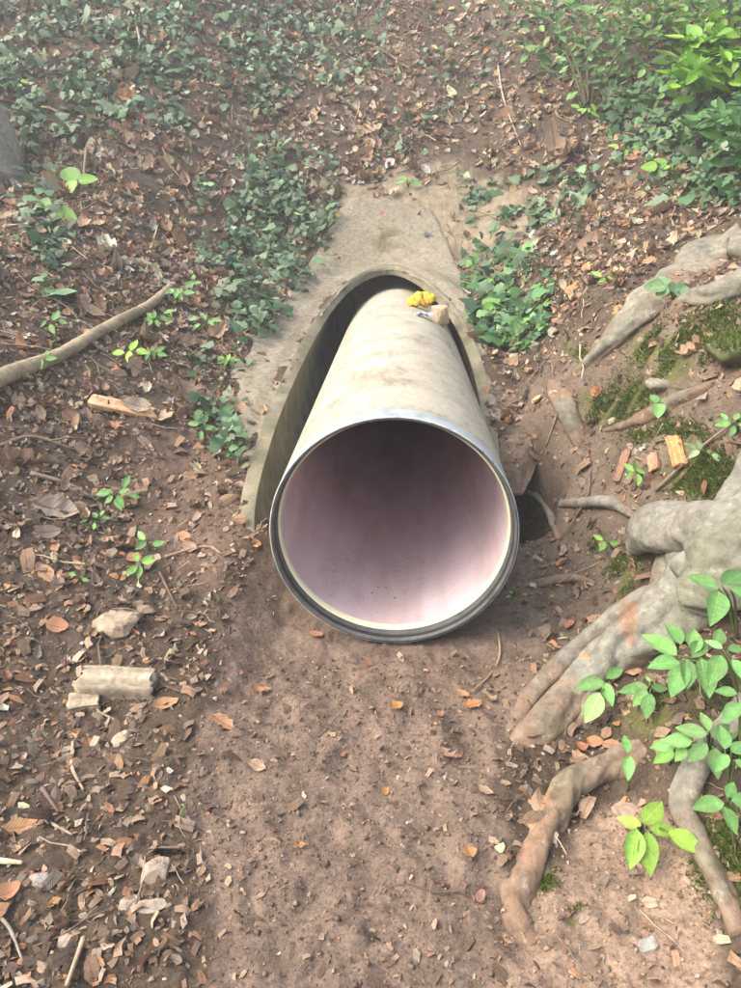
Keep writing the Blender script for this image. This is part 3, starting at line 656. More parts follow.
# ------------------------------------------------------------------ sticks, wood pieces, stones
def stick(name, pts, rad, label, cat, col, group=None, seed=0, seg=9, n=26, rough=.12, mat='wood'):
    P = [pix1(*q) for q in pts]; b = P[0].copy()
    V, F = tube([tuple(p - b) for p in P], rad, n, seg, rough, seed); V = np.array(V)
    C = np.tile(np.array(col), (len(V), 1)) * (1 + .3 * fbm(V[:, 0] * 14 + seed, V[:, 1] * 14, 2, 3))[:, None]
    return tag(add(name, V, F, M[mat], C=np.clip(C, .01, 1), loc=b), label, cat, group)
stick('fallen_branch', [(-40, 398, .05), (10, 372, .04), (60, 345, .035), (110, 322, .04), (150, 302, .045), (171, 289, .045)], [.04, .038, .034, .032, .027, .022], 'long pale bare branch lying across the leaf litter at left', 'branch', (.32, .26, .17), None, 3, 12, 50, .14)
TW = 'loose twigs on the banks'
twigs = [
    ([(0, 440, .01), (32, 433, .02), (75, 448, .015)], .008, 'thin brown twig below the long pale branch', (.20, .15, .10)),
    ([(-5, 866, .012), (24, 868, .012)], .008, 'short cream stick at the left edge of the litter', (.50, .42, .28)),
    ([(73, 742, .01), (72, 765, .014), (84, 793, .008)], .005, 'curved pale twig below the grey wood piece', (.36, .28, .19)),
    ([(38, 818, .01), (75, 846, .01)], .005, 'straight twig slanting down in the lower left litter', (.30, .23, .17)),
    ([(84, 940, .012), (68, 992, .01)], .006, 'pale twig running off the bottom edge of the litter', (.40, .30, .20)),
    ([(-4, 918, .01), (10, 930, .012), (23, 962, .01)], .004, 'thin grey twig in the bottom left corner', (.28, .24, .19)),
    ([(42, 788, .01), (60, 818, .01)], .006, 'small dark twig among lower left leaves', (.14, .10, .08)),
    ([(127, -6, .05), (136, 22, .05), (143, 60, .02)], .014, 'pale bare stick standing in the ivy at the top', (.46, .36, .25)),
    ([(363, 38, .03), (390, 55, .04), (412, 72, .03)], .014, 'reddish brown stick on the upper slope', (.22, .13, .09)),
    ([(498, 66, .05), (504, 100, .04), (521, 148, .03)], .008, 'thin pale stem leaning down the upper slope', (.40, .34, .25)),
    ([(498, 632, .006), (500, 652, .01), (490, 672, .008), (472, 692, .008)], .004, 'curved root-like twig right below the pipe end', (.36, .25, .17)),
    ([(86, 148, .04), (82, 190, .03)], .012, 'short upright dead stem by the broad green leaves', (.26, .20, .14)),
    ([(300, 210, .03), (290, 236, .03)], .006, 'pale twig poking out of the ivy beside the mouth', (.40, .32, .22)),
    ([(150, 246, .03), (158, 222, .04)], .007, 'short pale twig on the slope left of the ivy', (.42, .33, .23)),
    ([(590, 470, .02), (586, 500, .02), (560, 540, .01)], .004, 'thin trailing rootlet by the dark hollow', (.24, .16, .12)),
    ([(30, 470, .02), (68, 480, .02), (98, 500, .01)], .008, 'grey twig amid litter left of the bare soil', (.24, .20, .15)),
    ([(122, 497, .015), (148, 490, .02)], .014, 'stubby broken stick by the green herb at left', (.34, .27, .18)),
    ([(160, 575, .01), (178, 612, .01)], .006, 'dark twig on the soil left of the pipe', (.15, .10, .08)),
    ([(165, 560, .012), (205, 545, .012), (222, 556, .01)], .005, 'forked-looking pale twig on the soil left of the pipe', (.30, .22, .15)),
    ([(62, 238, .03), (88, 258, .03)], .006, 'thin twig on the upper left litter', (.34, .27, .2)),
    ([(655, 492, .02), (700, 452, .03), (741, 420, .03)], .006, 'long thin rootlet crossing the mossy bank', (.22, .16, .12)),
    ([(546, 446, .02), (555, 420, .02), (560, 392, .02)], .005, 'thin rootlet hanging beside the mouth on the right', (.26, .19, .13)),
]
for k, (pts, r, lab, c) in enumerate(twigs):
    stick('twig', pts, [r * 1.1] + [r] * (len(pts) - 2) + [r * .6], lab, 'twig', c, TW, k, 7, 14, .15)
def slab(name, c, size, rot, label, cat, col, seed, mat='wood', rough=.12, tilt=0.0, nrm=True):
    """broken wood piece: a box subdivided along its length with splintered ends"""
    r = np.random.default_rng(seed); nx_ = 22; V = []; F = []; sec = 22; rg = r.uniform(-1, 1, sec); br = r.uniform(-.06, .06, (2, sec)); CF = []
    for i in range(nx_):
        u = i / (nx_ - 1) - .5
        for j in range(sec):
            a = 2 * math.pi * (j + .5) / sec; y = max(-1, min(1, 1.6 * math.cos(a))); z = max(-1, min(1, 1.6 * math.sin(a)))
            e = br[0][j] if i == 0 else br[1][j] if i == nx_ - 1 else 0; g = 1 + rough * (.5 * rg[j] + .2 * r.uniform(-1, 1) + .4 * math.sin(u * 5 + seed + j * .2))
            V.append(((u + e) * size[0], y * size[1] / 2 * g, z * size[2] / 2 * g)); CF.append(1 + .35 * rg[j] + .15 * r.uniform(-1, 1))
    for i in range(nx_ - 1):
        for j in range(sec): F.append((i * sec + j, i * sec + (j + 1) % sec, (i + 1) * sec + (j + 1) % sec, (i + 1) * sec + j))
    F.append(tuple(range(sec))[::-1]); F.append(tuple((nx_ - 1) * sec + j for j in range(sec)))
    V = np.array(V); n = normal(np.array([c.x]), np.array([c.y]), .15)
    R = frames(n, np.array([rot]), np.array([tilt]), np.array([0.0]))[0]; V = V @ R.T
    C = np.tile(np.array(col), (len(V), 1)) * np.array(CF)[:, None]
    return tag(add(name, V, F, M[mat], C=np.clip(C, .01, 1), smooth=True, loc=c), label, cat)
slab('wood_block', pix1(124, 410, .02), (.30, .085, .022), .20, 'flat orange-brown sawn wood piece below the long branch', 'wood', (.56, .35, .20), 1, 'wood', .08)
slab('weathered_log', pix1(118, 684, .03), (.235, .085, .07), .03, 'grey weathered split wood piece in the lower left litter', 'wood', (.38, .32, .23), 2, 'wood', .16)
slab('wood_stub', pix1(84, 702, .015), (.09, .06, .03), .35, 'pale splintered stub under the grey weathered wood', 'wood', (.40, .32, .23), 3, 'wood', .3)
slab('bark_chip', pix1(676, 456, .03), (.17, .05, .022), 1.05, 'bright orange bark piece standing in moss above the bulging root', 'bark', (.50, .24, .10), 4, 'wood', .25, .5)
slab('bark_strip', pix1(622, 470, .012), (.15, .04, .02), .5, 'crumbling reddish wood strip above the bulging root', 'bark', (.32, .19, .125), 5, 'wood', .35)
slab('bark_flake', pix1(652, 470, .012), (.09, .05, .015), .9, 'small reddish bark flake left of the mossy lump', 'bark', (.34, .19, .12), 6, 'wood', .3)
def stone(name, a, b, size, rot, label, cat, col, seed, lift=0.0):
    c = pix1(a, b, lift); V, F = rock((0, 0, size[2] * .25), size, seed, rot, .9)
    V = V + (.10 * min(size) * fbm(V[:, 0] * 90 + V[:, 2] * 50, V[:, 1] * 90, seed, 3))[:, None]
    C = np.tile(np.array(col), (len(V), 1)) * (1 + .25 * fbm(V[:, 0] * 60, V[:, 1] * 60, seed, 2))[:, None]
    return tag(add(name, V, F, M['stone'], C=C, smooth=('mossy' in label), loc=c), label, cat)
stone('rotten_wood', 118, 630, (.18, .12, .08), .1, 'pale crumbly chunk of rotten wood above the grey wood piece', 'wood', (.34, .265, .19), 11)
stone('rotten_wood', 146, 617, (.06, .04, .03), .3, 'small brown crumb beside the pale rotten chunk', 'wood', (.27, .19, .14), 12)
stone('stone', 156, 878, (.075, .055, .045), .4, 'pale angular stone on the path edge at lower left', 'stone', (.36, .29, .22), 13)
stone('stone', 129, 905, (.045, .04, .025), .9, 'small pale stone left of the flat bark chip', 'stone', (.31, .26, .21), 14)
stone('stone', 150, 910, (.075, .04, .014), .2, 'flat pale chip just under the angular stone', 'stone', (.36, .30, .24), 15)
stone('stone', 42, 890, (.045, .045, .03), .2, 'small grey stone in the lower left litter', 'stone', (.27, .24, .21), 16)
stone('stone', 122, 742, (.06, .045, .03), 1.2, 'small tan stone right of the curved twig', 'stone', (.40, .31, .22), 17)
stone('stone', 648, 948, (.05, .035, .012), .5, 'grey slate chip on the sandy soil at lower right', 'stone', (.33, .32, .28), 18)
stone('stone', 533, 584, (.03, .03, .02), .2, 'little pale stone at the end of the short grey root', 'stone', (.45, .43, .40), 19)
stone('stone', 660, 394, (.12, .10, .06), .2, 'rounded grey stone half buried in the mossy bank', 'stone', (.26, .24, .18), 20)
mossy_stone = stone('stone', 736, 358, (.26, .24, .13), .2, 'mossy green rounded stone at the right edge', 'stone', (.10, .11, .05), 21)
stone('stone', 628, 808, (.08, .06, .02), .3, 'flat brownish stone beside the drooping green seedling', 'stone', (.34, .25, .19), 22)

# ------------------------------------------------------------------ fallen leaves
PAL = np.array([(.37, .265, .185), (.42, .295, .195), (.30, .195, .125), (.45, .24, .125), (.18, .12, .083), (.38, .315, .245), (.27, .21, .16), (.34, .185, .115), (.47, .355, .25), (.13, .092, .068)])
PALW = np.array([.17, .12, .13, .07, .12, .13, .11, .05, .06, .04])
LT = [leaf_temp(k, 50 + s, c, f) for s, (k, c, f) in enumerate([('beech', .3, .25), ('beech', .5, .4), ('beech', .2, -.3), ('oak', .35, .3), ('oak', .5, -.3), ('beech', .7, .5), ('maple', .35, .2), ('frag', .4, .4), ('frag', .6, -.4), ('beech', .4, -.5), ('ovate', .4, .3), ('broad', .35, .25), ('frag', .8, .6), ('oak', .9, .7), ('beech', 1.0, .9), ('frag', .5, -.7)])]
R_LEAFY_R = [(470, 300), (470, 180), (540, 120), (640, 150), (760, 120), (900, 100), (900, 210), (690, 235), (600, 300), (560, 350), (520, 420), (495, 380)]
def leaf_density(px, py, x, y):
    jx, jy = jitter(px, py, x, y, 26)
    d = np.full(px.shape, .66); d[(px < 420) & (py < 300)] = .95
    d[inpoly(jx, jy, R_LEAFY_R)] = 1.0
    d[inpoly(jx, jy, [(-500, 1500), (-500, 230), (180, 240), (200, 400), (110, 420), (110, 520), (150, 640), (170, 740), (90, 850), (120, 1000), (120, 1500)])] = .95
    d[inpoly(jx, jy, [(110, 560), (235, 590), (230, 720), (170, 760), (120, 680)])] = .5
    d[inpoly(jx, jy, R_LBARE)] = .16
    d[inpoly(jx, jy, R_PATH)] = .012
    d[inpoly(jx, jy, R_SAND)] = .008
    d[inpoly(jx, jy, R_RBARE)] = .16
    d[inpoly(jx, jy, R_DUST)] = .06
    d[inpoly(jx, jy, [(505, 590), (640, 560), (560, 660), (515, 730)])] = .16
    d[inpoly(jx, jy, [(560, 740), (650, 690), (760, 700), (760, 820), (600, 800)])] = .35
    d[inpoly(px, py, R_APRON)] = .045
    c = sstep(.30, .6, vnoise(x * 3.1, y * 3.1, 9)); d = d * (.55 + .6 * c)
    d = d * np.where((px < 235) & (py > 600), .62, 1.0); d = np.where(y < .3, .5, d)
    return d
def sample_world(n, y0, y1, spread=1.0, pad=.25):
    """points spread evenly over the ground strip that the view takes in"""
    y = RNG.uniform(y0, y1, n); hw = (.60 * (y + .9) * spread + pad); k = RNG.random(n) < hw / hw.max()
    y = y[k]; hw = hw[k]; x = RNG.uniform(-1, 1, len(y)) * hw; return x, y
def clear_pipe(x, y, z):
    inm = inpoly(x, y, MOUTH); under = (np.abs(x - PX) < PR + .02) & (y > PY0 - .05) & (y < 6.2)
    return ~(inm | under)
x, y = sample_world(60000, .55, 10.6)
z = litter_height(x, y); px, py, dp = project(x, y, z)
k = (RNG.random(len(x)) < leaf_density(px, py, x, y) * .93) & clear_pipe(x, y, z); x, y, z, px, py, dp = (q[k] for q in (x, y, z, px, py, dp))
off_ = np.ones(len(x), bool)
for pth_, rr_ in ROOTPX:
    for (a1, b1), (a2, b2) in zip(pth_[:-1], pth_[1:]):
        L2 = (a2 - a1) ** 2 + (b2 - b1) ** 2; t_ = np.clip(((px - a1) * (a2 - a1) + (py - b1) * (b2 - b1)) / L2, 0, 1)
        off_ &= np.hypot(px - a1 - t_ * (a2 - a1), py - b1 - t_ * (b2 - b1)) > .75 * rr_ * FPX / dp
x, y, z, px, py, dp = (q[off_] for q in (x, y, z, px, py, dp))
nl = len(x); n_ = normal(x, y)
size = RNG.lognormal(math.log(.050), .42, nl) * (.72 + .28 * sstep(1.0, 2.6, y)) * (1 + .38 * sstep(2.8, 6, y)); size = np.where(y < 2.2, np.minimum(size, .072), size); which = RNG.integers(0, len(LT), nl)
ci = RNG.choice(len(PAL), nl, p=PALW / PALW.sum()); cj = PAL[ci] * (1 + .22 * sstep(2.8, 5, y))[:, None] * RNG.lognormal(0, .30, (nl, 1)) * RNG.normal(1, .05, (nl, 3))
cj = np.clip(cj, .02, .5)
warm = np.clip(1 - (px - 200) / 300, 0, 1)
Rm = frames(n_, RNG.uniform(0, 6.28, nl), RNG.normal(0, .5, nl), RNG.normal(0, .45, nl))
lift = size * .08 + RNG.uniform(-.012, .018, nl) + .012 * sstep(2.6, 4.5, y)
P = np.stack([x, y, z + lift], -1)
onscr = (px > 4) & (px < 737) & (py > 4) & (py < 984)
hidden = inpoly(px, py, [(240, 540), (345, 285), (440, 290), (520, 480), (520, 560), (470, 640), (330, 640)])
score = np.where(onscr & ~hidden, size * FPX / dp * np.abs(((-raydir(px, py) / np.linalg.norm(raydir(px, py), axis=-1, keepdims=True)) * Rm[:, :, 2]).sum(-1)), 0)
order = np.argsort(-score); ind = order[:262]; rest = order[262:]
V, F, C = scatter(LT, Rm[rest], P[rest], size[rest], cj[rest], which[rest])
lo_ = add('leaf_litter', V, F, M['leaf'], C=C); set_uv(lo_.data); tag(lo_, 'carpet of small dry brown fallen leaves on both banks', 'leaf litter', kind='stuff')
meshes = {}
CN = ['light brown', 'light brown', 'brown', 'orange brown', 'dark brown', 'grey', 'grey', 'reddish', 'pale tan', 'dark brown']
SHAPE = ['oval', 'curled', 'flat', 'lobed', 'lobed', 'curled', 'maple-shaped', 'torn', 'torn', 'folded', 'pointed', 'broad', 'torn', 'lobed', 'curled', 'torn']
MARKS = [((124, 410), 'the orange wood piece'), ((118, 684), 'the grey weathered wood'), ((118, 630), 'the rotten chunk'), ((156, 878), 'the angular stone'), ((60, 345), 'the long branch'), ((171, 290), 'the branch tip'), ((116, 502), 'the stubby broken stick'),
         ((186, 542), 'the two-leaf pair'), ((134, 552), 'the small herb pair'), ((12, 868), 'the cream stick'), ((76, 765), 'the curved pale twig'), ((122, 742), 'the small tan stone'), ((240, 500), 'the end of the concrete wall'), ((235, 400), 'the mortar skirt'), ((78, 194), 'the broad green leaf pair'),
         ((10, 170), 'the leaning trunk'), ((270, 250), 'the ivy clump left of the mouth'), ((510, 300), 'the ivy clump right of the mouth'), ((640, 320), 'the upper grey root'), ((563, 578), 'the short grey root'), ((690, 530), 'the bulging root'), ((580, 680), 'the big root'), ((530, 900), 'the bent brown root'), ((690, 810), 'the thin right root'),
         ((640, 830), 'the drooping seedling'), ((535, 510), 'the dark hollow'), ((676, 458), 'the orange bark piece'), ((395, 640), 'the pipe rim'), ((447, 757), 'the lone maple leaf'), ((385, 790), 'the small orange path leaf'), ((57, 625), 'the round pinkish leaf'), ((84, 942), 'the twig at the bottom edge'), ((10, 940), 'the bottom left twig'), ((222, 724), 'the folded orange leaves'), ((30, 480), 'the grey twig at left'), ((573, 285), 'the bright orange bank leaf')]
used_labels = set()
def leaf_label(w, c, a, b):
    best = None
    for d, (mx, my), nm in sorted((math.hypot(a - m[0][0], b - m[0][1]), m[0], m[1]) for m in MARKS)[:7]:
        dx, dy = a - mx, b - my
        side = ('right of' if dx > 0 else 'left of') if abs(dx) > 2 * abs(dy) else ('below' if dy > 0 else 'above') if abs(dy) > 2 * abs(dx) else ('below and right of' if dx > 0 else 'below and left of') if dy > 0 else ('above and right of' if dx > 0 else 'above and left of')
        for near in (('just ' if d < 45 else ''),):
            t = 'dry %s %s leaf %s%s %s' % (CN[c], SHAPE[w], near, side, nm)
            best = best or (t if len(t.split()) < 17 else None)
            if t not in used_labels and len(t.split()) < 17: used_labels.add(t); return t
    return best
for i in ind:
    key = (int(which[i]), int(ci[i]))
    if key not in meshes:
        V, F = LT[key[0]]; meshes[key] = make_mesh('fallen_leaf', V, F, M['leaf'], PAL[key[1]] * RNG.normal(1, .08)); set_uv(meshes[key], V)
    mw = Matrix([list(Rm[i][r] * size[i]) + [P[i][r]] for r in range(3)] + [[0, 0, 0, 1]])
    o = link('fallen_leaf', meshes[key], mw=mw)
    tag(o, leaf_label(key[0], key[1], px[i], py[i]), 'leaf', 'fallen leaves in the litter')
# leaves one can pick out by eye
def lone(a, b, kind, s, yaw, col, label, tilt=(.15, .1), lift=.012):
    c = pix1(a, b, lift); V, F = leaf_temp(kind, int(a * 7 + b), .3, .25); n = normal(np.array([c.x]), np.array([c.y]))
    R = frames(n, np.array([yaw]), np.array([tilt[0]]), np.array([tilt[1]]))[0]
    me = make_mesh('fallen_leaf', V, F, M['leaf'], col); set_uv(me, V)
    o = link('fallen_leaf', me, mw=Matrix([list(R[r] * s) + [c[r]] for r in range(3)] + [[0, 0, 0, 1]]))
    return tag(o, label, 'leaf', 'single fallen leaves')
OG = (.50, .26, .11); PK = (.42, .26, .20); TN = (.44, .32, .22)
for a in [
    (447, 757, 'maple', .062, 2.2, PK, 'pinkish maple-shaped leaf lying alone on the path'),
    (385, 790, 'broad', .030, 1.3, OG, 'small orange leaf alone in the middle of the path'),
    (470, 857, 'broad', .036, .4, OG, 'small orange leaf right of the path centre, lower one'),
    (298, 845, 'frag', .052, .1, (.40, .22, .11), 'brown curled leaf scrap left of the path centre'),
    (396, 709, 'broad', .045, .3, OG, 'orange leaf on the path straight below the pipe rim'),
    (368, 662, 'broad', .038, 1.8, (.36, .15, .09), 'red-brown leaf touching the soil just under the pipe rim'),
    (316, 635, 'broad', .055, 2.4, (.48, .26, .15), 'orange leaf beside the lower left of the pipe rim'),
    (471, 703, 'oak', .075, .4, (.50, .25, .12), 'bright orange lobed leaf near the curved twig'),
    (462, 694, 'beech', .05, -.5, (.48, .26, .14), 'orange leaf lying against the bright lobed leaf'),
    (440, 713, 'beech', .035, .8, (.42, .24, .15), 'small brown leaf left of the bright lobed leaf'),
    (257, 766, 'beech', .062, -.4, TN, 'pale tan leaf at the left margin of the path'),
    (258, 692, 'beech', .05, .2, (.42, .22, .11), 'orange-brown leaf on the path edge below left of the pipe'),
    (485, 794, 'beech', .045, -.5, (.42, .30, .20), 'pale leaf at the path side near the lower root'),
    (480, 899, 'beech', .04, 1.1, (.42, .24, .19), 'thin pinkish leaf near the bend of the brown root'),
    (184, 535, 'beech', .085, -.6, (.50, .27, .15), 'upper of two orange leaves on soil left of the pipe'),
    (190, 548, 'beech', .08, -.5, (.36, .25, .18), 'lower of two leaves on soil left of the pipe'),
    (134, 544, 'broad', .065, .3, (.48, .28, .17), 'upper round orange leaf in a pair by the small herb'),
    (134, 559, 'broad', .06, .5, (.46, .24, .13), 'lower round orange leaf in a pair by the small herb'),
    (47, 578, 'beech', .095, -.7, (.44, .27, .16), 'large curled tan leaf left of the leaf pair'),
    (57, 625, 'broad', .075, .1, (.46, .25, .15), 'round pinkish orange leaf left of the rotten chunk'),
    (80, 574, 'frag', .08, -.6, (.46, .28, .15), 'torn orange leaf right of the large curled leaf'),
    (166, 706, 'beech', .08, .5, (.50, .30, .15), 'orange-yellow leaf below right of the grey weathered wood'),
    (222, 724, 'oak', .09, -.4, (.46, .26, .15), 'folded orange leaves at the path edge right of the grey wood'),
    (20, 830, 'oak', .085, .4, (.46, .27, .14), 'orange lobed leaf by the left edge, lower litter'),
    (10, 898, 'broad', .055, .8, (.48, .25, .14), 'orange leaf in the lower left near the cream stick'),
    (265, 690, 'frag', .05, .1, (.40, .24, .13), 'second brown scrap on the path edge below left of the pipe'),
    (573, 285, 'broad', .10, .2, (.52, .26, .13), 'bright orange leaf on the bank right of the mouth'),
    (617, 312, 'oak', .10, .8, (.50, .27, .11), 'orange lobed leaf beside the upper grey root'),
    (597, 388, 'broad', .06, .3, (.50, .24, .12), 'small orange leaf below the upper grey root'),
    (538, 398, 'broad', .07, .2, (.60, .50, .25), 'yellowish cream leaf right of the concrete mouth'),
    (556, 538, 'frag', .08, .3, (.44, .21, .10), 'rusty leaf at the lip of the dark hollow'),
    (562, 560, 'beech', .06, .3, (.46, .20, .10), 'rust-orange leaf above the short grey root'),
    (570, 620, 'beech', .06, .8, (.46, .24, .14), 'orange leaf between the short grey root and the big root'),
    (595, 740, 'broad', .05, .1, (.48, .25, .14), 'orange leaf under the seedling by the big root end'),
    (612, 745, 'beech', .06, -.4, (.42, .23, .14), 'brown leaf right of the big root end'),
    (582, 746, 'broad', .04, .4, (.45, .2, .11), 'small rusty leaf touching the end of the big root'),
    (606, 735, 'beech', .05, .9, (.40, .24, .15), 'tan leaf just below the left seedling'),
]: lone(*a)

# ------------------------------------------------------------------ small debris, crumbs, twigs, moss
CT = [chip_temp(k) for k in range(10)]
x, y = sample_world(150000, .55, 6.0)
z = litter_height(x, y); px, py, dp = project(x, y, z)
dn = np.clip(leaf_density(px, py, x, y) * 1.2, .0, 1) ; dn = np.where(inpoly(px, py, R_PATH) | inpoly(px, py, R_SAND), .80, np.maximum(dn, .5)); dn[inpoly(px, py, R_APRON)] = .16
k = (RNG.random(len(x)) < dn * (1.15 - .14 * y)) & clear_pipe(x, y, z); x, y, z, px, py = (q[k] for q in (x, y, z, px, py)); m = len(x)
pth = inpoly(px, py, R_PATH) | inpoly(px, py, R_SAND)
S = np.where(pth, RNG.lognormal(math.log(.0085), .5, m), RNG.lognormal(math.log(.018), .5, m))
Cc = PAL[RNG.choice(len(PAL), m, p=PALW / PALW.sum())] * RNG.lognormal(-.16, .32, (m, 1)); Cc = np.clip(np.where(pth[:, None], Cc * .85 + np.array((.03, .022, .016)), Cc), .02, .6)
V, F, C = scatter(CT, frames(normal(x, y), RNG.uniform(0, 6.28, m), RNG.normal(0, .5, m), RNG.normal(0, .5, m)), np.stack([x, y, z + S * .2], -1), S, Cc, RNG.integers(0, 10, m))
lo_ = add('leaf_fragments', V, F, M['leaf'], C=C); set_uv(lo_.data); tag(lo_, 'fine broken leaf bits and husks strewn over the soil', 'debris', kind='stuff')
KT = [crumb_temp(k) for k in range(10)]
x, y = sample_world(90000, .6, 4.2)
z = height(x, y); px, py, dp = project(x, y, z)
k = (RNG.random(len(x)) < (.95 - .18 * y)) & (clear_pipe(x, y, z)) & ~inpoly(px, py, R_APRON); x, y, z, px, py = (q[k] for q in (x, y, z, px, py)); m = len(x)
S = np.clip(RNG.lognormal(math.log(.0050), .5, m), .0025, .019)
base = np.where(inpoly(px, py, R_SAND)[:, None], np.array((.285, .215, .158)), np.array((.175, .133, .104))); Cc = base * RNG.lognormal(0, .2, (m, 1))
V, F, C = scatter(KT, frames(normal(x, y), RNG.uniform(0, 6.28, m), RNG.normal(0, .6, m), RNG.normal(0, .6, m)), np.stack([x, y, z + S * .12], -1), S, Cc, RNG.integers(0, 10, m))
tag(add('soil_crumbs', V, F, M['crumb'], C=C, smooth=False), 'loose crumbs of brown soil on the trodden path', 'soil', kind='stuff')
# twiglets
def prism_temp(seed):
    r = random.Random(seed); V = []; F = []; b1, b2 = r.uniform(-.12, .12), r.uniform(-.1, .1)
    for k, u in enumerate((-.5, -.15, .2, .5)):
        c = (u, b1 * math.sin(u * 5) , .04 + b2 * u * u); w = .018 * (1.2 - .5 * (u + .5))
        for j in range(3): V.append((c[0], c[1] + w * math.cos(j * 2.094), c[2] + w * math.sin(j * 2.094)))
    for k in range(3):
        for j in range(3): F.append((k * 3 + j, k * 3 + (j + 1) % 3, k * 3 + 3 + (j + 1) % 3, k * 3 + 3 + j))
    return np.array(V), np.array(F)
TT = [prism_temp(k) for k in range(8)]
x, y = sample_world(11000, .6, 9.0)
z = height(x, y); px, py, dp = project(x, y, z); k = (RNG.random(len(x)) < np.clip(leaf_density(px, py, x, y) + .12, 0, .7)) & clear_pipe(x, y, z) & ~inpoly(px, py, R_APRON); x, y, z = x[k], y[k], z[k]; m = len(x)
S = RNG.lognormal(math.log(.11), .5, m) * np.where(y < 3, .7, 1.1); Cc = np.array([(.24, .18, .12), (.34, .26, .18), (.14, .10, .075)])[RNG.integers(0, 3, m)] * RNG.lognormal(0, .2, (m, 1))
V, F, C = scatter(TT, frames(normal(x, y), RNG.uniform(0, 6.28, m), RNG.normal(0, .1, m), RNG.normal(0, .15, m)), np.stack([x, y, z + .008], -1), S, Cc, RNG.integers(0, 8, m))
tag(add('twig_litter', V, F, M['wood'], C=C), 'scattered thin twigs and rootlets in the leaf litter', 'twigs', kind='stuff')
# moss
qx = []; qy = []
for (c, a, b) in MOSS:
    n = int(a * b * 4.5); qx.append(RNG.normal(c[0], a * .62, n)); qy.append(RNG.normal(c[1], b * .62, n))
qx = np.concatenate(qx); qy = np.concatenate(qy); Q = pix(qx, qy); k = (vnoise(Q[:, 0] * 14, Q[:, 1] * 14, 3) > .38); Q = Q[k]; m = len(Q)
MT = [(np.array([(-.12, 0, 0), (.12, 0, 0), (.05 + .1 * s, .15 * s, 1.0)]), np.array([(0, 1, 2)])) for s in (-1, 0, 1)]
S = RNG.uniform(.008, .02, m) * (.6 + .25 * Q[:, 1]); Cc = np.array((.085, .115, .028)) * RNG.lognormal(0, .35, (m, 1)) * RNG.normal(1, .08, (m, 3))
V, F, C = scatter(MT, frames(normal(Q[:, 0], Q[:, 1]), RNG.uniform(0, 6.28, m), RNG.normal(0, .5, m), RNG.normal(0, .5, m)), Q, S, np.clip(Cc, .01, .4), RNG.integers(0, 3, m))
tag(add('moss', V, F, M['moss'], C=C, smooth=False), 'low green moss tufts on the right bank between the roots', 'moss', kind='stuff')

sv = np.array([v.co[:] for v in mossy_stone.data.vertices]); sn_ = np.array([v.normal[:] for v in mossy_stone.data.vertices])
k = np.where(sn_[:, 2] > .1)[0]; k = k[RNG.integers(0, len(k), 3000)]; P = sv[k] + RNG.normal(0, .006, (3000, 3)) * np.array((1, 1, .2)); m = 3000
Cc = np.clip(np.array((.10, .135, .032)) * RNG.lognormal(0, .35, (m, 1)) * RNG.normal(1, .08, (m, 3)), .01, .4)
V, F, C = scatter(MT, frames(sn_[k] / np.linalg.norm(sn_[k], axis=1, keepdims=True), RNG.uniform(0, 6.28, m), RNG.normal(0, .5, m), RNG.normal(0, .5, m)), P, RNG.uniform(.014, .028, m), Cc, RNG.integers(0, 3, m))
add('moss_cover', V, F, M['moss'], mossy_stone, C=C, smooth=False)['kind'] = 'stuff'

# ------------------------------------------------------------------ ivy and undergrowth
IT = [ivy_temp(k) for k in range(8)]
def ivy(poly, n, size, h, cols, label, seed, name='ivy', clump=.45, mat='ivy', temps=IT, tilt=.5, cs=4.0, cat='ivy', stems=10):
    r = np.random.default_rng(seed); P0 = np.array(poly, float); lo = P0.min(0); hi = P0.max(0)
    qx = r.uniform(lo[0], hi[0], n * 6); qy = r.uniform(lo[1], hi[1], n * 6)
    k = inpoly(qx + 10 * r.normal(0, 1, n * 6), qy + 10 * r.normal(0, 1, n * 6), poly); qx, qy = qx[k], qy[k]
    Q = pix(qx, qy, h * .5); c = vnoise(Q[:, 0] * cs, Q[:, 1] * cs, seed) * .65 + vnoise(Q[:, 0] * cs * 2.7, Q[:, 1] * cs * 2.7, seed + 1) * .35
    keep = np.where(r.random(len(c)) < sstep(clump - .1, clump + .12, c))[0][:n]; Q = Q[keep]; m = len(Q)
    ok = clear_pipe(Q[:, 0], Q[:, 1], Q[:, 2]); Q = Q[ok]; m = len(Q)
    g = height(Q[:, 0], Q[:, 1]); Q[:, 2] = g + .015 + h * r.random(m) ** 1.3
    root_ = empty(name, Q.mean(0)); tag(root_, label, cat); b = Q.mean(0)
    cols = np.array(cols); C = cols[r.integers(0, len(cols), m)] * r.lognormal(0, .25, (m, 1)) * r.normal(1, .05, (m, 3))
    nn = normal(Q[:, 0], Q[:, 1]); nn = nn + np.array([0, -.25, .35]); nn /= np.linalg.norm(nn, axis=1)[:, None]
    S = size * r.lognormal(0, .40, m)
    V, F, C = scatter(temps, frames(nn, r.uniform(0, 6.28, m), r.normal(0, tilt, m), r.normal(0, tilt, m)), Q - b, S, np.clip(C, .008, .6), r.integers(0, len(temps), m))
    f = add('foliage', V, F, M[mat], root_, C=C); f['kind'] = 'stuff'
    for s in range(stems):
        i = r.integers(0, m); d2 = ((Q - Q[i]) ** 2).sum(1); near = np.argsort(d2)[[0, min(m - 1, 12), min(m - 1, 30), min(m - 1, 55)]]
        pts = [(Q[j][0] - b[0], Q[j][1] - b[1], height(np.array([Q[j][0]]), np.array([Q[j][1]]))[0] + .012 + .3 * (Q[j][2] - g[j]) - b[2]) for j in near]
        V, F = tube(pts, [.006, .005, .004, .003], 12, 5, .1, s); add('stem', V, F, M['wood'], root_, C=(.13, .10, .06))
    return root_
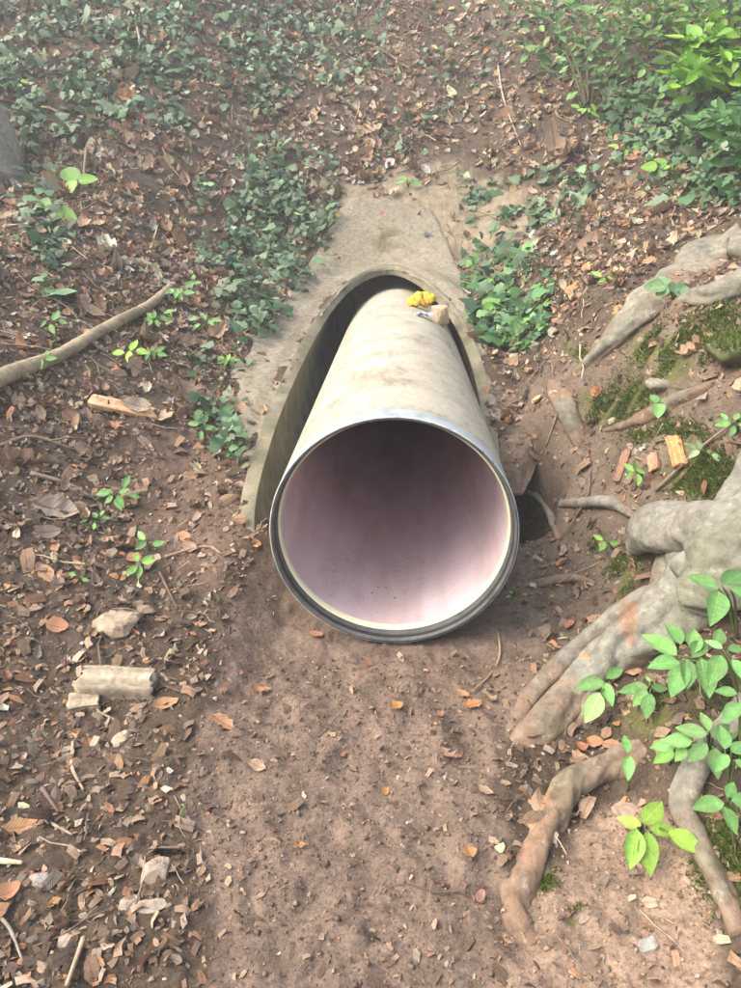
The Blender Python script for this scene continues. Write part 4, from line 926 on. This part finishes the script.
IVC = [(.055, .115, .055), (.08, .155, .072), (.115, .19, .095), (.065, .13, .06), (.155, .225, .125), (.095, .11, .055)]
IVG = [(.05, .13, .04), (.07, .17, .05), (.10, .22, .06)]
ivy([(195, 190), (235, 165), (300, 140), (335, 150), (338, 215), (318, 250), (290, 290), (262, 350), (240, 340), (225, 280), (205, 240)], 1800, .052, .17, IVC, 'thick ivy clump hanging on the left side of the concrete mouth', 1, clump=.41, stems=14)
ivy([(-60, -60), (200, -60), (205, 40), (150, 95), (100, 125), (40, 130), (30, 190), (55, 250), (25, 250), (20, 110), (-60, 90)], 3600, .060, .14, IVC, 'broad ivy mat covering the top left slope', 2, clump=.42, stems=16)
ivy([(200, -60), (400, -60), (390, 30), (350, 85), (270, 110), (150, 125), (160, 90), (205, 40)], 1900, .058, .12, IVC, 'scattered ivy on the upper slope above the left clump', 3, clump=.47, stems=14)
ivy([(400, -40), (540, -40), (520, 60), (440, 150), (385, 160), (360, 100)], 330, .055, .09, IVC, 'thin ivy and leaves on the hazy slope straight above the mouth', 4, clump=.52, stems=12)
ivy([(465, 270), (495, 238), (520, 245), (552, 285), (548, 330), (515, 345), (480, 332), (462, 305)], 520, .062, .14, IVG + IVC[:3], 'leafy green ivy clump right of the concrete mouth', 5, clump=.30, stems=8)
ivy([(455, 195), (500, 170), (580, 165), (600, 200), (540, 225), (480, 222)], 260, .06, .08, IVC, 'sparse ivy above the clump right of the mouth', 6, clump=.45, stems=8)
ivy([(600, 90), (760, 70), (800, 200), (700, 205), (650, 170), (600, 140)], 1300, .066, .16, IVG[:2] + IVC, 'low green groundcover under the bright shrub at upper right', 7, clump=.44, stems=10, name='groundcover', cat='groundcover')
ivy([(185, 350), (240, 360), (238, 410), (250, 470), (225, 470), (190, 430), (200, 400)], 120, .055, .08, IVC + IVG[:1], 'small ivy runner along the left edge of the mortar skirt', 8, clump=.42, stems=5)
ivy([(25, 150), (70, 190), (60, 290), (35, 290), (38, 210)], 130, .06, .15, IVC, 'narrow ivy runner by the leaning trunk at left', 9, clump=.35, stems=5)

FT = [leaf_temp('ovate', 300 + k, .12, .3, 8) for k in range(5)]
def leafobj(parent, base, p, dirv, s, col, kind='ovate', seed=0, nrm=None):
    if nrm is None: nrm = (RNG.normal(0, .25), -.9 + RNG.normal(0, .2), .9)
    V, F = leaf_temp(kind, seed, .14, .28, 9); V = V + np.array((.5, 0, 0)); V = V * s
    # rise, then droop
    u = V[:, 0] / s; vv = V[:, 1].copy(); V[:, 2] += -.18 * s * u * u
    d = np.array(dirv, float); d /= np.linalg.norm(d); n = np.array(nrm if nrm is not None else (0, -.35, 1.0)); n = n - d * (n @ d); n /= np.linalg.norm(n)
    R = np.stack([d, np.cross(n, d), n], -1); V = V @ R.T + np.array(p) - np.array(base)
    c = np.array(col) * RNG.lognormal(0, .20) * RNG.normal(1, .04, 3); C = np.tile(c, (len(V), 1)); C[1::3] *= 1.25
    lf = add('leaf', V, F, M['veined'], parent, C=np.clip(C, .01, .7))
    uv = np.zeros((len(V), 3), np.float32); uv[:, 0] = u; uv[:, 1] = vv / s
    lf.data.attributes.new('LeafUV', 'FLOAT_VECTOR', 'POINT').data.foreach_set('vector', uv.ravel()); return lf
def seedling(root_px, leaves, label, col, name='seedling', lift=.14, cat='seedling', kind='ovate', stem_r=.0028, group=None):
    """leaves: [(px, py of base, px, py of tip)] at a height over the ground; each is its own piece"""
    b = pix1(*root_px); e = empty(name, b); tag(e, label, cat, group)
    for k, L in enumerate(leaves):
        l0 = L[4] if len(L) > 4 else lift
        p0 = np.array(pix1(L[0], L[1], l0)); d = raydir([L[2]], [L[3]])[0]
        # the tip lies on the tilted leaf plane facing up and a little to the viewer
        nrm = np.array((0, -.5, 1.0)); t = ((p0 - np.array((0, 0, CAMH))) @ nrm) / (d @ nrm); p1 = d * t + np.array((0, 0, CAMH)); v = p1 - p0
        leafobj(e, b, p0, v, np.linalg.norm(v) * 1.06, L[5] if len(L) > 5 else col, kind, int(L[0] * 3 + L[1] + k), nrm)
        mid = (np.array(b) * .4 + p0 * .6) + np.array((0, 0, .02))
        V, F = tube([(0, 0, -.01), tuple(mid - np.array(b)), tuple(p0 - np.array(b))], [stem_r * 1.2, stem_r, stem_r * .7], 9, 6, .05, k); add('stem', V, F, M['fresh'], e, C=(.13, .16, .06))
    return e
G1 = (.135, .29, .085); G2 = (.165, .34, .105); G3 = (.19, .37, .08); G4 = (.23, .41, .065)
seedling((606, 700), [(603, 684, 577, 686), (605, 682, 622, 668), (604, 686, 612, 704), (600, 698, 588, 720)], 'four-leaved green seedling just over the lower edge of the big root', G2, lift=.09)
seedling((650, 700), [(648, 690, 630, 684), (650, 686, 646, 676), (651, 690, 668, 688), (646, 694, 634, 704), (649, 697, 646, 716), (640, 694, 620, 690)], 'small star-shaped seedling with six narrow leaves', G2, lift=.07)
seedling((735, 690), [(676, 660, 645, 633), (680, 652, 668, 622), (678, 664, 650, 664), (684, 668, 672, 692), (690, 660, 706, 640), (692, 655, 694, 628), (686, 664, 690, 686), (700, 664, 712, 694)], 'large many-leaved green seedling in front of the big root', G1, lift=.20, stem_r=.004)
seedling((738, 640), [(718, 590, 690, 573), (722, 588, 745, 570), (719, 594, 714, 622), (730, 592, 755, 600)], 'topmost seedling with broad dark leaves at the right edge', G1, lift=.26, stem_r=.004)
seedling((705, 770), [(706, 738, 678, 726), (708, 735, 702, 712), (712, 738, 740, 728), (706, 744, 690, 760), (714, 746, 718, 776), (692, 744, 664, 740), (676, 745, 652, 746), (686, 748, 676, 760)], 'dense seedling cluster with wide leaves over the thin right root', G2, lift=.15, stem_r=.0035)
seedling((640, 838), [(641, 826, 618, 818), (643, 822, 664, 802), (636, 832, 632, 866), (646, 832, 650, 872), (650, 828, 676, 830), (668, 832, 704, 850)], 'drooping yellow-green seedling on the sandy soil', G4, lift=.10)
seedling((735, 850), [(722, 806, 694, 806), (726, 802, 735, 782), (724, 810, 738, 832), (730, 806, 760, 800)], 'broad-leaved seedling at the right edge over dark moss', G1, lift=.16)
seedling((628, 790), [(628, 752, 625, 735), (628, 756, 628, 778)], 'tiny two-leaved seedling over the bent brown root', G2, lift=.10)
seedling((740, 770), [(735, 700, 716, 690), (738, 708, 724, 720), (742, 696, 750, 680)], 'leafy sprig at the right edge below the large seedling', G1, lift=.18)
seedling((742, 720), [(722, 650, 706, 640), (726, 655, 744, 648), (720, 660, 712, 682), (730, 665, 748, 680), (716, 648, 722, 628)], 'seedling half cut by the right edge between the tall ones', G2, lift=.22)
seedling((728, 800), [(728, 752, 716, 770), (732, 748, 748, 742), (726, 745, 722, 725), (735, 758, 750, 772)], 'seedling at the right edge over the thin right root', G1, lift=.17)
seedling((668, 770), [(672, 755, 656, 762), (675, 752, 690, 766), (670, 750, 664, 738)], 'small low seedling left of the dense cluster', G3, lift=.07)
# small herbs, one leaf rosette each
def herb(a, b, n, s, label, col=G1, h=.06, kind='ovate', name='herb', seed=0, spread=.05):
    r = random.Random(seed + int(a + b)); base = pix1(a, b); e = empty(name, base); tag(e, label, 'herb')
    nr = normal(np.array([base.x]), np.array([base.y]))[0]
    for k in range(n):
        an = 6.28 * k / n + r.uniform(-.4, .4); rr = spread * r.uniform(.1, 1); hh = h * r.uniform(.5, 1.1)
        p = np.array(base) + np.array((math.cos(an) * rr, math.sin(an) * rr, 0)) + nr * hh
        leafobj(e, base, p, (math.cos(an), math.sin(an) * .55, math.sin(an) * .55 + r.uniform(-.1, .2)), s * r.uniform(.75, 1.2), col, kind, int(a * 5 + b + k))
        V, F = tube([(0, 0, -.01), tuple((p - np.array(base)) * .5 + np.array((0, 0, .01))), tuple(p - np.array(base))], [.003, .0025, .002], 6, 5, 0, k); add('stem', V, F, M['fresh'], e, C=(.10, .16, .05))
    return e
herb(78, 194, 3, .15, 'pair of broad light green leaves on the upper left slope', G3, .10, 'broad', spread=.05)
herb(56, 218, 2, .13, 'single broad green leaf under the pair on the upper left', G3, .08, 'broad', spread=.03)
herb(176, 306, 7, .075, 'leafy herb at the tip of the long branch', G2, .10, spread=.07)
herb(152, 326, 8, .065, 'leafy herb under the tip of the long branch', G1, .09, spread=.07)
herb(190, 292, 4, .05, 'small sprig just right of the branch tip', G2, .07, spread=.04)
herb(128, 360, 4, .075, 'yellow-green leaves between the branch and the orange wood', G4, .05, spread=.05)
herb(150, 364, 6, .055, 'green sprig right of the yellow-green leaves below the branch', G1, .06, spread=.05)
herb(116, 502, 8, .055, 'low green herb beside the stubby broken stick', G1, .06, spread=.06)
herb(98, 522, 5, .04, 'tiny green herb below the stubby broken stick', G2, .04, spread=.04)
herb(144, 576, 5, .05, 'narrow bright green herb right of the leaf pair', G3, .05, spread=.03)
herb(150, 552, 3, .045, 'pale green sprout above the narrow herb', G2, .05, spread=.02)
herb(82, 590, 2, .03, 'minute green sprout in dark litter at left', G1, .03, spread=.02)
herb(205, 436, 4, .06, 'green sprig on the slope left of the mortar skirt', G1, .06, spread=.05)
herb(48, 325, 5, .06, 'dark green sprig under the long branch', G1, .06, spread=.06)
herb(40, 362, 4, .06, 'dark green sprig under the left end of the branch', G1, .05, spread=.05)
herb(205, 330, 6, .06, 'loose green herb below the left ivy clump', G2, .08, spread=.08)
herb(225, 368, 5, .05, 'pale sprig at the corner of the mortar skirt', G3, .06, spread=.05)
herb(675, 298, 6, .085, 'grey-green rosette on the upper grey root', (.16, .27, .13), .07, 'broad', spread=.06)
herb(665, 412, 3, .06, 'single green leaf on the mossy bank', G2, .05, 'broad', spread=.02)
herb(643, 482, 5, .045, 'light green nettle-like sprout left of the orange bark', G3, .06, spread=.03)
herb(614, 546, 3, .05, 'light green sprout left of the bulging root', G3, .05, spread=.015)
herb(515, 594, 5, .022, 'tiny yellow-green sprouts at the right foot of the pipe rim', G4, .02, spread=.03)
herb(506, 318, 5, .11, 'bright broad leaves at the foot of the right ivy clump', G3, .09, 'broad', spread=.09)
herb(532, 322, 4, .09, 'bright leaf group at the right foot of the right ivy clump', G2, .08, 'broad', spread=.07)
herb(608, 288, 3, .06, 'lone green sprig in litter above the grey root', G3, .05, spread=.03)
herb(408, 186, 5, .08, 'small green tuft on the dusty slope above the mouth', G2, .07, spread=.06)
herb(738, 435, 6, .05, 'green leafy sprig on moss at the right edge', G2, .06, spread=.05)
herb(708, 462, 5, .05, 'pale sprig in the moss above the bulging root', (.20, .30, .14), .05, spread=.05)
herb(672, 178, 6, .10, 'bright herb in litter under the upper right groundcover', G4, .10, 'broad', spread=.09)
herb(628, 155, 4, .08, 'yellow-green herb on the upper right slope', G4, .09, spread=.06)
herb(590, 118, 8, .08, 'feathery pale green herb below the upper right bush', G3, .12, spread=.10)
herb(22, 92, 4, .07, 'yellow-green sprig above the leaning trunk', G4, .10, spread=.08)
herb(40, 118, 2, .06, 'yellow leaf beside the leaning trunk', (.45, .38, .06), .08, spread=.03)
herb(334, 226, 1, .05, 'tiny yellow leaf at the right edge of the ivy clump', (.60, .48, .06), .10, spread=.02)
herb(720, 300, 4, .06, 'small grey-green sprig between the upper roots', (.16, .25, .12), .05, spread=.04)
herb(738, 592, 3, .06, 'sprig by the top of the big root', G1, .15, spread=.04)
# shrubs at upper right
def shrub(base_px, blobs, label, cols, n, s, seed, name='shrub'):
    r = np.random.default_rng(seed); base = pix1(*base_px); e = empty(name, base); tag(e, label, 'shrub'); b = np.array(base); Q = []
    for k, (a, c, rad, lift) in enumerate(blobs):
        ctr = np.array(pix1(a, c, lift)); m = int(n * rad ** 2 / sum(q[2] ** 2 for q in blobs)); d = r.normal(0, 1, (m, 3)); d /= np.linalg.norm(d, axis=1)[:, None]
        Q.append(ctr + d * (rad * r.random((m, 1)) ** .45) * np.array((1, .8, .75)))
        V, F = tube([(0, 0, -.05), tuple((ctr - b) * .5 + np.array((0, 0, .08))), tuple(ctr - b)], [.014, .010, .005], 12, 7, .1, k); add('stem', V, F, M['wood'], e, C=(.14, .11, .07))
    Q = np.concatenate(Q); g = base_height(Q[:, 0], Q[:, 1]) + .03; Q[:, 2] = np.maximum(Q[:, 2], g); m = len(Q); cols = np.array(cols)
    C = np.clip(cols[r.integers(0, len(cols), m)] * r.lognormal(0, .2, (m, 1)), .01, .6); nn = np.tile(np.array((0, -.45, 1.0)) / 1.097, (m, 1))
    V, F, C = scatter(FT, frames(nn, r.uniform(0, 6.28, m), r.normal(0, .45, m), r.normal(.15, .4, m)), Q - b, s * r.lognormal(0, .25, m), C, r.integers(0, 5, m))
    f = add('crown', V, F, M['fresh'], e, C=C); f['kind'] = 'stuff'; return e
shrub((590, 110), [(560, 40, .42, .35), (600, 70, .40, .30), (630, 40, .45, .4), (580, 10, .45, .5), (640, 90, .28, .2), (535, 5, .35, .4)], 'dense bluish green bush on the upper right slope', [(.10, .20, .075), (.13, .26, .09), (.20, .35, .11)], 620, .085, 1)
shrub((700, 110), [(700, 55, .28, .45), (730, 60, .26, .45), (690, 80, .18, .4), (715, 35, .24, .5)], 'bright yellow-green young shrub at the upper right edge', [(.20, .42, .05), (.26, .48, .06), (.16, .36, .05)], 190, .14, 2)
shrub((700, 50), [(690, 0, .5, .5), (740, 10, .5, .5), (655, 5, .4, .4), (780, 40, .5, .4)], 'dark green bush in the top right corner', [(.09, .19, .055), (.13, .26, .07), (.22, .38, .09)], 700, .09, 3)
shrub((740, 150), [(735, 120, .25, .2), (760, 140, .3, .25), (700, 130, .18, .15)], 'low leafy plant at the right edge under the bright shrub', [(.07, .18, .05), (.10, .22, .06)], 380, .10, 4)

# ------------------------------------------------------------------ added haze box: pales the far slope and lifts the blacks
hx = (gx.min() - 3, gx.max() + 3); hy = (gy.min() - 3, gy.max() + 3); hz = (-2.0, 13.0)
V = [(a, b, c) for c in hz for b in hy for a in hx]
m = bpy.data.materials.new('haze'); m.use_nodes = True; nt = m.node_tree; nt.nodes.remove(nt.nodes['Principled BSDF'])
pv = nt.nodes.new('ShaderNodeVolumePrincipled'); pv.inputs['Density'].default_value = .0125; pv.inputs['Color'].default_value = (.93, .95, .92, 1); pv.inputs['Anisotropy'].default_value = .2
nt.links.new(pv.outputs[0], nt.nodes['Material Output'].inputs['Volume'])
tag(add('haze', V, [(0, 2, 3, 1), (4, 5, 7, 6), (0, 1, 5, 4), (2, 6, 7, 3), (0, 4, 6, 2), (1, 3, 7, 5)], m, smooth=False), 'thin pale haze added over the whole wooded bank to soften contrast', 'haze', kind='stuff')
